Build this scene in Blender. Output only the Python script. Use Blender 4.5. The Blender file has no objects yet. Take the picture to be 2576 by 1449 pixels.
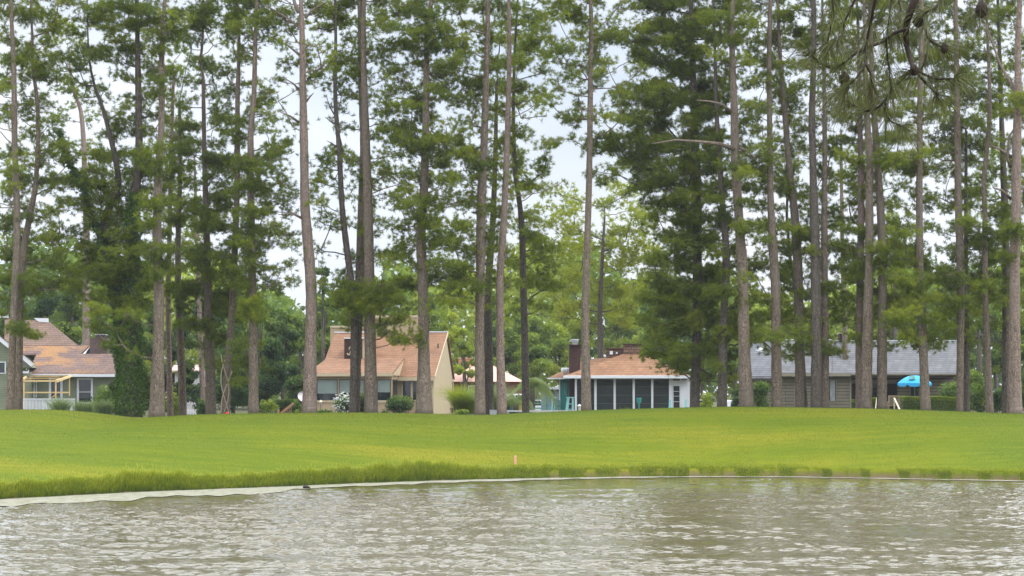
import bpy, math, random
import numpy as np
from mathutils import Vector, Matrix
R = math.radians
C = bpy.context.scene.collection
rng = np.random.default_rng(7); random.seed(7)
# ------------------------------------------------ camera model
FPX, CX, CY, HOR, CAMZ = 5800.0, 1288.0, 724.5, 985.0, 3.6
TH = math.atan((HOR-CY)/FPX)
def ray(x, y):
    a, b = x-CX, CY-y
    return Vector((a, FPX*math.cos(TH)-b*math.sin(TH), FPX*math.sin(TH)+b*math.cos(TH)))
def P(x, y, Y):
    d = ray(x, y); k = Y/d.y
    return Vector((d.x*k, Y, CAMZ+d.z*k))
def mpp(Y): return Y/FPX
cam = bpy.data.cameras.new('camera'); co = bpy.data.objects.new('camera', cam); C.objects.link(co)
co.location = (0, 0, CAMZ); co.rotation_euler = (math.pi/2+TH, 0, 0)
cam.sensor_width = 36; cam.lens = 36*FPX/2576; cam.clip_start = .5; cam.clip_end = 4000
cam.dof.use_dof = True; cam.dof.focus_distance = 125; cam.dof.aperture_fstop = 16
bpy.context.scene.camera = co
# ------------------------------------------------ materials
MATS = {}
def newmat(name):
    m = bpy.data.materials.new(name); m.use_nodes = True
    nt = m.node_tree; nt.nodes.clear()
    out = nt.nodes.new('ShaderNodeOutputMaterial')
    MATS[name] = m
    return m, nt, out
def N(nt, t, **kw):
    n = nt.nodes.new(t)
    for k, v in kw.items():
        if k.startswith('_'): n.inputs[k[1:].replace('_', ' ')].default_value = v
        else: setattr(n, k, v)
    return n
def ramp(nt, stops, fac):
    r = nt.nodes.new('ShaderNodeValToRGB'); e = r.color_ramp.elements
    while len(e) > 1: e.remove(e[-1])
    e[0].position = stops[0][0]; e[0].color = (*stops[0][1], 1)
    for p, c in stops[1:]:
        k = e.new(p); k.color = (*c, 1)
    nt.links.new(fac, r.inputs[0]); return r.outputs[0]
def coords(nt, scale=(1, 1, 1), kind='Object', loc=(0, 0, 0)):
    t = nt.nodes.new('ShaderNodeTexCoord'); m = nt.nodes.new('ShaderNodeMapping')
    m.inputs['Scale'].default_value = scale; m.inputs['Location'].default_value = loc
    nt.links.new(t.outputs[kind], m.inputs[0]); return m.outputs[0]
def noise(nt, vec, scale, detail=4, rough=.55):
    n = N(nt, 'ShaderNodeTexNoise'); n.inputs['Scale'].default_value = scale
    n.inputs['Detail'].default_value = detail; n.inputs['Roughness'].default_value = rough
    nt.links.new(vec, n.inputs['Vector']); return n.outputs['Fac']
def bump(nt, h, strength, dist, normal=None):
    b = N(nt, 'ShaderNodeBump'); b.inputs['Strength'].default_value = strength; b.inputs['Distance'].default_value = dist
    nt.links.new(h, b.inputs['Height'])
    if normal: nt.links.new(normal, b.inputs['Normal'])
    return b.outputs[0]
def pbr(nt, out, col=None, rough=.8, normal=None, spec=.3, metal=0):
    p = N(nt, 'ShaderNodeBsdfPrincipled'); p.inputs['Roughness'].default_value = rough
    p.inputs['Specular IOR Level'].default_value = spec; p.inputs['Metallic'].default_value = metal
    if isinstance(col, tuple): p.inputs['Base Color'].default_value = (*col, 1)
    elif col: nt.links.new(col, p.inputs['Base Color'])
    if normal: nt.links.new(normal, p.inputs['Normal'])
    nt.links.new(p.outputs[0], out.inputs[0]); return p
def plain(name, col, rough=.7, var=.15, scale=6, spec=.3, bmp=0.0, metal=0):
    if name in MATS: return MATS[name]
    m, nt, out = newmat(name); v = coords(nt)
    f = noise(nt, v, scale, 5)
    c = ramp(nt, [(.3, tuple(x*(1-var) for x in col)), (.7, tuple(min(1, x*(1+var)) for x in col))], f)
    pbr(nt, out, c, rough, bump(nt, f, bmp, .02) if bmp else None, spec, metal); return m
def mixc(nt, a, b, f, mode='MIX'):
    m = N(nt, 'ShaderNodeMix', data_type='RGBA', blend_type=mode)
    for s, i in ((a, 6), (b, 7)):
        if isinstance(s, tuple): m.inputs[i].default_value = (*s, 1)
        else: nt.links.new(s, m.inputs[i])
    if isinstance(f, float): m.inputs[0].default_value = f
    else: nt.links.new(f, m.inputs[0])
    return m.outputs[2]
def courses(name, c1, c2, mortar, rowh=.18, bw=.9, msize=.02, offset=.5, rough=.85, streak=None, bstr=.5):
    """horizontal courses (shingles, brick, lap siding) laid along local x and z"""
    if name in MATS: return MATS[name]
    m, nt, out = newmat(name)
    t = nt.nodes.new('ShaderNodeTexCoord'); s = N(nt, 'ShaderNodeSeparateXYZ'); nt.links.new(t.outputs['Object'], s.inputs[0])
    ad = N(nt, 'ShaderNodeMath', operation='MULTIPLY_ADD'); nt.links.new(s.outputs[1], ad.inputs[0]); ad.inputs[1].default_value = .35; nt.links.new(s.outputs[0], ad.inputs[2])
    cb = N(nt, 'ShaderNodeCombineXYZ'); nt.links.new(ad.outputs[0], cb.inputs[0]); nt.links.new(s.outputs[2], cb.inputs[1])
    b = N(nt, 'ShaderNodeTexBrick'); b.offset = offset
    b.inputs['Color1'].default_value = (*c1, 1); b.inputs['Color2'].default_value = (*c2, 1); b.inputs['Mortar'].default_value = (*mortar, 1)
    b.inputs['Scale'].default_value = 1; b.inputs['Mortar Size'].default_value = msize; b.inputs['Brick Width'].default_value = bw
    b.inputs['Row Height'].default_value = rowh; b.inputs['Mortar Smooth'].default_value = .3
    nt.links.new(cb.outputs[0], b.inputs['Vector'])
    v = coords(nt); f = noise(nt, v, 1.1, 6)
    c = mixc(nt, b.outputs['Color'], ramp(nt, [(.3, (.75, .75, .75)), (.7, (1.25, 1.25, 1.25))], f), .6, 'MULTIPLY')
    if streak:
        f2 = noise(nt, coords(nt, (.5, .5, 1.1)), streak[3], 5, .6)
        mk = ramp(nt, [(streak[1], (0, 0, 0)), (streak[1]+.06, (1, 1, 1))], f2)
        f3 = noise(nt, v, 9, 4)
        lit = ramp(nt, [(.35, tuple(q*.6 for q in streak[0])), (.65, streak[0])], f3)
        if streak[2] is not None:
            sx = N(nt, 'ShaderNodeMapRange'); nt.links.new(s.outputs[0], sx.inputs[0])
            sx.inputs[1].default_value = streak[2][0]; sx.inputs[2].default_value = streak[2][1]; sx.inputs[3].default_value = 1; sx.inputs[4].default_value = 0
            mm = N(nt, 'ShaderNodeMath', operation='MULTIPLY'); nt.links.new(mk, mm.inputs[0]); nt.links.new(sx.outputs[0], mm.inputs[1]); mk = mm.outputs[0]
        c = mixc(nt, c, lit, mk)
    pbr(nt, out, c, rough, bump(nt, b.outputs['Fac'], bstr, -.02), .2); return m
def leafmat(name, stops, trans=.35, rough=.6):
    m, nt, out = newmat(name)
    a = N(nt, 'ShaderNodeAttribute', attribute_name='tone')
    c = ramp(nt, stops, a.outputs['Fac'])
    p = N(nt, 'ShaderNodeBsdfPrincipled'); p.inputs['Roughness'].default_value = rough; p.inputs['Specular IOR Level'].default_value = .25
    nt.links.new(c, p.inputs['Base Color'])
    t = N(nt, 'ShaderNodeBsdfTranslucent'); nt.links.new(mixc(nt, c, (.9, 1, .3), .5, 'MULTIPLY'), t.inputs[0])
    x = N(nt, 'ShaderNodeMixShader'); x.inputs[0].default_value = trans
    nt.links.new(p.outputs[0], x.inputs[1]); nt.links.new(t.outputs[0], x.inputs[2]); nt.links.new(x.outputs[0], out.inputs[0])
    return m
def barkmat(name, dark, light, grey):
    m, nt, out = newmat(name)
    v = coords(nt, (9, 9, 2.2)); f = noise(nt, v, 1.0, 6, .65)
    vo = N(nt, 'ShaderNodeTexVoronoi', feature='DISTANCE_TO_EDGE'); vo.inputs['Scale'].default_value = 1.0
    nt.links.new(coords(nt, (17, 17, 4.5)), vo.inputs['Vector'])
    pl = ramp(nt, [(.0, (0, 0, 0)), (.13, (1, 1, 1))], vo.outputs['Distance'])
    c = mixc(nt, ramp(nt, [(.3, dark), (.62, light)], f), tuple(q*.5 for q in dark), ramp(nt, [(0, (1, 1, 1)), (.12, (0, 0, 0))], vo.outputs['Distance']))
    f2 = noise(nt, coords(nt, (.8, .8, .35)), 1, 3)
    c = mixc(nt, c, grey, ramp(nt, [(.42, (0, 0, 0)), (.65, (.7, .7, .7))], f2))
    pbr(nt, out, c, .95, bump(nt, pl, .8, .04, bump(nt, f, .6, .03)), .1); return m
NEED = leafmat('pine_needles', [(0, (.075, .105, .024)), (.35, (.148, .195, .026)), (.65, (.24, .285, .028)), (1, (.36, .39, .038))], .55)
NEARN = leafmat('near_needles', [(0, (.04, .045, .015)), (.5, (.09, .1, .03)), (1, (.22, .21, .08))], .25)
LEAF = leafmat('broad_leaves', [(0, (.03, .065, .025)), (.3, (.085, .145, .032)), (.6, (.18, .25, .032)), (1, (.36, .41, .035))], .45)
IVY = leafmat('ivy_leaves', [(0, (.02, .045, .012)), (.5, (.06, .125, .02)), (1, (.15, .24, .03))], .25)
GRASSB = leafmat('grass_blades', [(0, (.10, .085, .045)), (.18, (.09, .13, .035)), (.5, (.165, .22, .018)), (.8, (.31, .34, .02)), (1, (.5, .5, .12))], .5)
REED = leafmat('reed_blades', [(0, (.09, .13, .06)), (.5, (.22, .28, .12)), (1, (.42, .45, .22))], .5)
BARK = barkmat('pine_bark', (.145, .11, .083), (.31, .24, .185), (.195, .16, .128))
BARKR = barkmat('reddish_bark', (.17, .125, .1), (.37, .27, .22), (.28, .22, .185))
BARKD = barkmat('dark_bark', (.085, .07, .055), (.19, .155, .13), (.12, .105, .085))
TWIG = plain('twig_bark', (.12, .095, .075), .9, .3, 8)
NEART = plain('near_twig_bark', (.03, .02, .013), .9, .3, 40)
# ------------------------------------------------ object helpers
def setp(o, label=None, cat=None, group=None, kind=None):
    if label: o['label'] = label
    if cat: o['category'] = cat
    if group: o['group'] = group
    if kind: o['kind'] = kind
    return o
def empty(name, loc, rz=0, **kw):
    o = bpy.data.objects.new(name, None); C.objects.link(o); o.location = loc; o.rotation_euler = (0, 0, rz)
    o.empty_display_size = .2; return setp(o, **kw)
def mk(name, verts, faces, mat, parent=None, smooth=False, **kw):
    me = bpy.data.meshes.new(name); me.from_pydata([tuple(v) for v in verts], [], faces)
    me.materials.append(mat)
    if smooth: me.polygons.foreach_set('use_smooth', [True]*len(me.polygons))
    me.update(); o = bpy.data.objects.new(name, me); C.objects.link(o)
    if parent: o.parent = parent
    return setp(o, **kw)
def mk_fast(name, V, nper, tone, mat, parent=None, **kw):
    """V: (n*nper,3) array, each consecutive nper verts one polygon; tone per vertex"""
    n = len(V)//nper
    me = bpy.data.meshes.new(name)
    me.vertices.add(len(V)); me.vertices.foreach_set('co', V.astype(np.float32).ravel())
    me.loops.add(len(V)); me.loops.foreach_set('vertex_index', np.arange(len(V), dtype=np.int32))
    me.polygons.add(n); me.polygons.foreach_set('loop_start', np.arange(0, len(V), nper, dtype=np.int32))
    a = me.attributes.new('tone', 'FLOAT', 'POINT'); a.data.foreach_set('value', np.clip(tone, 0, 1).astype(np.float32))
    me.materials.append(mat); me.update(calc_edges=True); me.validate()
    o = bpy.data.objects.new(name, me); C.objects.link(o)
    if parent: o.parent = parent
    return setp(o, **kw)
class MB:
    def __init__(s): s.v = []; s.f = []
    def add(s, v, f):
        n = len(s.v); s.v += [tuple(q) for q in v]; s.f += [tuple(i+n for i in q) for q in f]; return s
    def box(s, x0, x1, y0, y1, z0, z1):
        v = [(x, y, z) for z in (z0, z1) for y in (y0, y1) for x in (x0, x1)]
        return s.add(v, [(0, 2, 3, 1), (4, 5, 7, 6), (0, 1, 5, 4), (2, 6, 7, 3), (0, 4, 6, 2), (1, 3, 7, 5)])
    def prism(s, poly, off):
        """poly: 3-D polygon, off: thickness vector"""
        n = len(poly); off = Vector(off); v = [Vector(p) for p in poly]+[Vector(p)+off for p in poly]
        return s.add(v, [tuple(range(n))[::-1], tuple(range(n, 2*n))]+[(i, (i+1) % n, n+(i+1) % n, n+i) for i in range(n)])
    def tube(s, pts, rad, k=6, cap=True):
        pts = [Vector(p) for p in pts]; n0 = len(s.v); up0 = None
        for i, p in enumerate(pts):
            t = (pts[min(i+1, len(pts)-1)]-pts[max(i-1, 0)])
            t = t.normalized() if t.length > 1e-9 else Vector((0, 0, 1))
            if up0 is None: up0 = t.orthogonal().normalized()
            u = (up0-t*up0.dot(t)); u = u.normalized() if u.length > 1e-6 else t.orthogonal().normalized(); up0 = u; w = t.cross(u)
            r = rad[i] if hasattr(rad, '__len__') else rad
            s.v += [tuple(p+u*(math.cos(a)*r)+w*(math.sin(a)*r)) for a in (2*math.pi*j/k for j in range(k))]
        for i in range(len(pts)-1):
            for j in range(k):
                a = n0+i*k+j; b = n0+i*k+(j+1) % k; s.f.append((a, b, b+k, a+k))
        if cap: s.f += [tuple(range(n0, n0+k))[::-1], tuple(range(n0+(len(pts)-1)*k, n0+len(pts)*k))]
        return s
    def lathe(s, prof, c=(0, 0, 0), k=16):
        n0 = len(s.v)
        for r, z in prof: s.v += [(c[0]+r*math.cos(2*math.pi*j/k), c[1]+r*math.sin(2*math.pi*j/k), c[2]+z) for j in range(k)]
        for i in range(len(prof)-1):
            for j in range(k): a = n0+i*k+j; b = n0+i*k+(j+1) % k; s.f.append((a, b, b+k, a+k))
        s.f += [tuple(range(n0, n0+k))[::-1], tuple(range(n0+(len(prof)-1)*k, n0+len(prof)*k))]
        return s
    def build(s, name, mat, parent=None, smooth=False, bevel=0, **kw):
        o = mk(name, s.v, s.f, mat, parent, smooth, **kw)
        if bevel:
            b = o.modifiers.new('b', 'BEVEL'); b.width = bevel; b.segments = 2; b.limit_method = 'ANGLE'
        return o
# ------------------------------------------------ foliage primitives
def unit(n):
    v = rng.normal(size=(n, 3)); return v/np.linalg.norm(v, axis=1)[:, None]
def needles(cent, tone, K, L, w, bias=(0, 0, .45)):
    """radiating bundles of thin triangles round every centre"""
    n = len(cent); c = np.repeat(cent, K, 0); d = unit(n*K)+np.array(bias); d /= np.linalg.norm(d, axis=1)[:, None]
    l = L*(.65+.5*rng.random(n*K))[:, None]; side = np.cross(d, unit(n*K)); side /= np.linalg.norm(side, axis=1)[:, None]+1e-9
    b = c+d*l*.12; t = c+d*l; V = np.stack([b-side*w/2, b+side*w/2, t], 1).reshape(-1, 3)
    to = np.repeat(np.repeat(tone, K)+rng.normal(0, .07, n*K), 3); return V, to
def leaves(cent, tone, size, bias=(0, -.1, .5)):
    n = len(cent); nr = unit(n)+np.array(bias); nr /= np.linalg.norm(nr, axis=1)[:, None]
    u = np.cross(nr, unit(n)); u /= np.linalg.norm(u, axis=1)[:, None]+1e-9; w = np.cross(nr, u)
    s = (size*(.6+.8*rng.random(n)))[:, None]
    V = np.stack([cent-u*s*.5, cent-w*s*.28, cent+u*s*.5, cent+w*s*.28], 1).reshape(-1, 3)
    return V, np.repeat(tone+rng.normal(0, .06, n), 4)
def blades(base, h, w, tone0, tone1, lean=.25):
    """curved grass blades: a quad below, a tip triangle above, emitted as quads"""
    n = len(base); a = rng.random(n)*6.283; d = np.stack([np.cos(a), np.sin(a), np.zeros(n)], 1)
    s = np.stack([np.cos(a+1.57), np.sin(a+1.57), np.zeros(n)], 1)*0+np.stack([np.ones(n), .3*rng.normal(size=n), np.zeros(n)], 1)
    s /= np.linalg.norm(s, axis=1)[:, None]; h = h[:, None]; up = np.array([[0, 0, 1.]])
    ln = lean*(.3+rng.random(n))[:, None]
    m = base+up*h*.55+d*h*ln*.35; t = base+up*h*(1-.3*ln)+d*h*ln
    q1 = np.stack([base-s*w/2, base+s*w/2, m+s*w*.4, m-s*w*.4], 1)
    q2 = np.stack([m-s*w*.4, m+s*w*.4, t+s*w*.06, t-s*w*.06], 1)
    V = np.concatenate([q1, q2], 1).reshape(-1, 3)
    mid = (tone0+tone1)/2; T = np.stack([tone0, tone0, mid, mid, mid, mid, tone1, tone1], 1).ravel()
    return V, T
# ------------------------------------------------ terrain
def lerp(pts, x): return np.interp(x, [p[0] for p in pts], [p[1] for p in pts])
SH = [(-400, 1272), (0, 1256), (100, 1250), (200, 1245), (400, 1235), (600, 1228), (800, 1220), (1000, 1212), (1200, 1206), (1400, 1202), (1600, 1199), (1800, 1198), (2000, 1199), (2300, 1204), (2576, 1209), (3000, 1214)]
CR = [(-300, 1036), (0, 1031), (100, 1030), (180, 1032), (250, 1041), (320, 1052), (400, 1049), (500, 1043), (600, 1041), (700, 1040), (880, 1038), (1080, 1041), (1200, 1046), (1300, 1040), (1400, 1036), (1500, 1032), (1600, 1029), (1700, 1026), (1850, 1023), (2000, 1025), (2200, 1028), (2400, 1035), (2576, 1042), (2900, 1050)]
YC, ZG = 119.0, 2.05
_sx = [((x-CX)/FPX*(CAMZ*FPX/(y-HOR)), CAMZ*FPX/(y-HOR)) for x, y in SH]
_cx = [((x-CX)/FPX*YC, CAMZ-(y-HOR)/FPX*YC) for x, y in CR]
def shoreY(X): return lerp(_sx, X)+.12*np.sin(np.asarray(X)*1.7)+.08*np.sin(np.asarray(X)*4.1+1)
def crestZ(X):
    X = np.asarray(X, float); return sum(lerp(_cx, X+d) for d in (-.8, -.4, 0, .4, .8))/5
def ss(t): t = np.clip(t, 0, 1); return t*t*(3-2*t)
def H(X, Y):
    X = np.asarray(X, float); Y = np.asarray(Y, float); ys = shoreY(X); zc = crestZ(X)
    lip = .3*ss((Y-ys)/.35)
    t = np.clip((Y-ys)/(YC-ys), 0, 1); und = .05*np.sin(X*.35+Y*.21)*np.sin(Y*.33+1)*np.clip(t*(1-t)*4, 0, 1)
    up = lip+(zc-.3)*(1-(1-t)**1.45)+und
    dn = zc-(zc-ZG)*ss((Y-YC)/13)-.6*ss((Y-173)/8)
    return np.where(Y < ys, np.maximum(-1.2, (Y-ys)*.5), np.where(Y < YC, up, dn))
def gz(X, Y): return float(H(X, Y))
xs = np.concatenate([[-900, -400, -150, -80, -50], np.arange(-36, 36.1, .5), [50, 80, 150, 400, 900]])
rows = []
for s in [-90, -20, -5, -2, -.6, -.15, 0, .06, .12, .2, .3, .45, .7]: rows.append(shoreY(xs)+s)
for t in np.linspace(0, 1, 70): rows.append((shoreY(xs)+1)*(1-t)+YC*t)
for y in list(np.arange(119.5, 134, .5))+[140, 150, 175, 200, 250, 350, 600, 1500]: rows.append(np.full(len(xs), float(y)))
V = []
for r in rows: V += list(zip(xs, r, H(xs, r)))
nx = len(xs); F = [(j*nx+i, j*nx+i+1, (j+1)*nx+i+1, (j+1)*nx+i) for j in range(len(rows)-1) for i in range(nx-1)]
m, nt, out = newmat('mown_grass')
geo = N(nt, 'ShaderNodeNewGeometry')
v1 = coords(nt, (.07, .16, .2)); v2 = coords(nt, (.25, 1.3, 1)); v3 = coords(nt, (14, 5, 5)); v4 = coords(nt, (1.3, 5, 5))
fa = noise(nt, v1, 1, 4); fb = noise(nt, v2, 1, 4); fc = noise(nt, v3, 1, 3, .7); fd = noise(nt, v4, 1, 5, .7)
c = ramp(nt, [(.25, (.06, .102, .004)), (.5, (.112, .14, .004)), (.72, (.175, .168, .009))], fa)
c = mixc(nt, c, ramp(nt, [(.3, (.72, .84, .7)), (.7, (1.22, 1.12, 1.3))], fb), .8, 'MULTIPLY')
c = mixc(nt, c, ramp(nt, [(.3, (.72, .78, .7)), (.7, (1.28, 1.2, 1.3))], fd), .5, 'MULTIPLY')
c = mixc(nt, c, ramp(nt, [(.3, (.8, .83, .8)), (.7, (1.2, 1.15, 1.2))], fc), .6, 'MULTIPLY')
sp = N(nt, 'ShaderNodeSeparateXYZ'); nt.links.new(geo.outputs['Position'], sp.inputs[0])
lowf = ramp(nt, [(.0, (1, 1, 1)), (1, (0, 0, 0))], N(nt, 'ShaderNodeMapRange', _From_Min=.05, _From_Max=.3).outputs[0])
mr = [n for n in nt.nodes if n.bl_idname == 'ShaderNodeMapRange'][-1]; nt.links.new(sp.outputs[2], mr.inputs[0])
c = mixc(nt, c, (.12, .085, .05), lowf)
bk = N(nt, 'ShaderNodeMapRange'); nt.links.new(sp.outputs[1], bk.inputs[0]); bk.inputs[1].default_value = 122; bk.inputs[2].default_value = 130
c = mixc(nt, c, ramp(nt, [(.35, (.045, .065, .02)), (.6, (.1, .085, .045))], fb), bk.outputs[0])  # tree shade painted into the ground colour behind the crest, mixed with litter brown
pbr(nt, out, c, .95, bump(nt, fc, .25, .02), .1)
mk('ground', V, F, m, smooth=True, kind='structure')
# ------------------------------------------------ water
WSLOPE = .33
m, nt, out = newmat('pond_water')
n1 = noise(nt, coords(nt, (1.0, 1.25, 1)), 2.1, 3, .55)
n2 = noise(nt, coords(nt, (1.0, 1.1, 1), loc=(5, 9, 0)), 6.5, 3, .6)
n3 = noise(nt, coords(nt, (.05, .035, 1)), 1, 3)
amp = ramp(nt, [(.35, (.35, .35, .35)), (.62, (1, 1, 1))], n3)
sy = N(nt, 'ShaderNodeSeparateXYZ'); gg = N(nt, 'ShaderNodeNewGeometry'); nt.links.new(gg.outputs['Position'], sy.inputs[0])
calm = N(nt, 'ShaderNodeMapRange'); nt.links.new(sy.outputs[1], calm.inputs[0])
calm.inputs[1].default_value = 66; calm.inputs[2].default_value = 92; calm.inputs[3].default_value = 1; calm.inputs[4].default_value = .5
hh = N(nt, 'ShaderNodeMath', operation='MULTIPLY_ADD'); nt.links.new(n2, hh.inputs[0]); hh.inputs[1].default_value = .3; nt.links.new(n1, hh.inputs[2])
h2 = N(nt, 'ShaderNodeMath', operation='MULTIPLY'); nt.links.new(hh.outputs[0], h2.inputs[0]); nt.links.new(amp, h2.inputs[1])
h3 = N(nt, 'ShaderNodeMath', operation='MULTIPLY'); nt.links.new(h2.outputs[0], h3.inputs[0]); nt.links.new(calm.outputs[0], h3.inputs[1])
p = pbr(nt, out, (.12, .1, .052), .02, bump(nt, h3.outputs[0], 1.0, .05), .5)
p.inputs['IOR'].default_value = 1.33
us = np.concatenate([[-4, -1, -.4], np.linspace(-.245, .245, 520), [.4, 1, 4]]); yr = np.concatenate([[3., 20., 38., 43.], np.exp(np.linspace(math.log(44), math.log(100), 620)), [104., 118.]])
U, YY = np.meshgrid(us, yr); XX = U*YY; Z = np.zeros_like(XX); wr = np.random.default_rng(3); nw = 90; SX = 0
gust = .8+.22*np.sin(XX*.21+YY*.05)+.18*np.sin(YY*.17-XX*.09+2)+.12*np.sin(XX*.5+YY*.3); gust = gust*np.clip((101-YY)/34, .3, 1)*np.where(XX < -9, np.clip(1-(YY-62)/26, .35, 1), 1)
for _ in range(nw):
    lam = wr.uniform(.24, .7) if wr.random() < .7 else wr.uniform(.16, .3); th = wr.normal(1.5, .5); kx, ky = 2*math.pi/lam*math.cos(th), 2*math.pi/lam*math.sin(th)
    Z += WSLOPE*math.sqrt(2/nw)*lam/(2*math.pi)*np.sin(kx*XX+ky*YY+wr.random()*6.283)
grp = np.zeros_like(XX)
for _ in range(16):
    lam = wr.uniform(1.4, 5); th = wr.normal(1.5, .45); grp += np.sin(2*math.pi/lam*(math.cos(th)*XX+math.sin(th)*YY)+wr.random()*6.283)
gust = gust*(.42+.8*ss(.5+grp/8.5)); Z *= gust*((np.abs(U) < .25) & (YY > 43.5) & (YY < 100.5))
nr, ncl = XX.shape; me = bpy.data.meshes.new('pond_water'); idx = np.arange(nr*ncl).reshape(nr, ncl)
q = np.stack([idx[:-1, :-1], idx[:-1, 1:], idx[1:, 1:], idx[1:, :-1]], -1).reshape(-1, 4)
me.vertices.add(nr*ncl); me.vertices.foreach_set('co', np.stack([XX, YY, Z-.01], -1).astype(np.float32).ravel())
me.loops.add(q.size); me.loops.foreach_set('vertex_index', q.astype(np.int32).ravel()); me.polygons.add(len(q)); me.polygons.foreach_set('loop_start', np.arange(0, q.size, 4, dtype=np.int32))
me.polygons.foreach_set('use_smooth', np.ones(len(q), bool)); me.materials.append(m); me.update(calc_edges=True); wo = bpy.data.objects.new('pond_water', me); C.objects.link(wo); setp(wo, kind='structure')
# pale algae scum along the bank
SC = [(-200, 15), (0, 15), (200, 20), (400, 20), (620, 19), (760, 12), (800, 9), (1000, 9), (1200, 8), (1400, 4), (1600, 1.6), (1900, 1), (2576, 1.1), (2900, 1)]
sk = np.arange(-220, 2930, 37.); sn = rng.normal(0, 1, len(sk)); sk2 = np.arange(-260, 2990, 110.); sn2 = rng.normal(0, 1, len(sk2))
vv = []; ff = []; xs2 = np.arange(-200, 2900, 4)
for i, x in enumerate(xs2):
    yt = float(lerp(SH, x)); w = .85*float(lerp(SC, x))*max(.25, 1+.2*float(np.interp(x, sk, sn))+.2*float(np.interp(x, sk2, sn2)))+rng.random()*.5
    y2 = yt+max(.7, w); d0 = CAMZ*FPX/(yt-HOR)+.9; d1 = CAMZ*FPX/(y2-HOR); a = (x-CX)/FPX
    vv += [(a*d0, d0, .006), (a*(d0+d1)/2, (d0+d1)/2, .02), (a*d1, d1, .006)]
    if i: k = 3*i; ff += [(k-3, k-2, k+1, k), (k-2, k-1, k+2, k+1)]
m, nt, out = newmat('pale_scum')
f = noise(nt, coords(nt, (2, .8, 1)), 1.4, 6, .7); f2 = noise(nt, coords(nt, (6, 2, 1)), 1, 4)
c = mixc(nt, ramp(nt, [(.3, (.14, .14, .075)), (.5, (.235, .225, .16)), (.7, (.29, .275, .225))], f), (.3, .3, .12), ramp(nt, [(.62, (0, 0, 0)), (.72, (.8, .8, .8))], f2))
pbr(nt, out, c, .9, bump(nt, f, .4, .03), .1)
mk('algae_scum', vv, ff, m, kind='stuff', label='pale cream band of algae scum floating along the grassy bank', cat='algae')
# shore grass
HT = [(-300, 36), (0, 38), (90, 40), (200, 44), (300, 50), (420, 46), (520, 34), (660, 30), (800, 34), (860, 48), (1000, 46), (1140, 48), (1170, 30), (1260, 24), (1285, 26), (1350, 28), (1400, 22), (1800, 21), (2200, 16), (2700, 20)]
n = 150000; xa = rng.uniform(-250, 2850, n); off = np.abs(rng.normal(0, 1, n))*.45; off = np.where(rng.random(n) < .3, rng.uniform(0, 1.6, n), off)
ys0 = lerp(SH, xa); d = CAMZ*FPX/(ys0-HOR); X = (xa-CX)/FPX*d; Yb = shoreY(X)+off+.02
kn = np.arange(-300, 2901, 11.); kn2 = np.arange(-300, 2961, 60.); cl = .84+.17*np.interp(xa, kn, rng.normal(0, 1, len(kn)))+.1*np.interp(xa, kn2, rng.normal(0, 1, len(kn2)))
hh = np.where(xa > 1380, .8, .95)*(lerp(HT, xa)-11)*d/FPX*cl*rng.uniform(.35, 1.1, n)*np.clip(1.25-off*.5, .35, 1)
base = np.stack([X, Yb, H(X, Yb)-.03], 1)
pt = .5*(np.sin(xa*.02+2)+np.sin(xa*.057))*.12
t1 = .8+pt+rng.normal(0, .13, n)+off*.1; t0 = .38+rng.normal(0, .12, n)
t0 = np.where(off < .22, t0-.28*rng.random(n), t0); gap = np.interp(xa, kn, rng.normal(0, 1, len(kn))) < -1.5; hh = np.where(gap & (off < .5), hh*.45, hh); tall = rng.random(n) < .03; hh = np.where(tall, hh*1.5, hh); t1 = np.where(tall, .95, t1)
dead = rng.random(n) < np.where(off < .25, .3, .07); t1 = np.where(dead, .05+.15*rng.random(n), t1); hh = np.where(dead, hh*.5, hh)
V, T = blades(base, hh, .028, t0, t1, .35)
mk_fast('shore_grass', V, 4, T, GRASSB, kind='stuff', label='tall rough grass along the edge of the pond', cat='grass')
# short turf fringe on the slope so that its surface is not a bare sheet
n = 160000; xa = rng.uniform(-60, 2640, n); tt = rng.random(n)**.8
d = CAMZ*FPX/(lerp(SH, xa)-HOR); Yb = (d+.5)*(1-tt)+(YC+1)*tt; X = (xa-CX)/FPX*Yb
base = np.stack([X, Yb, H(X, Yb)-.01], 1)
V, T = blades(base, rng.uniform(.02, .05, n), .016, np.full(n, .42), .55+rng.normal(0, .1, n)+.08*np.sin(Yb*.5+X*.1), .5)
mk_fast('lawn_blades', V, 4, T, GRASSB, kind='stuff', label='short bright mown grass covering the rise behind the pond', cat='grass')
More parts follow.
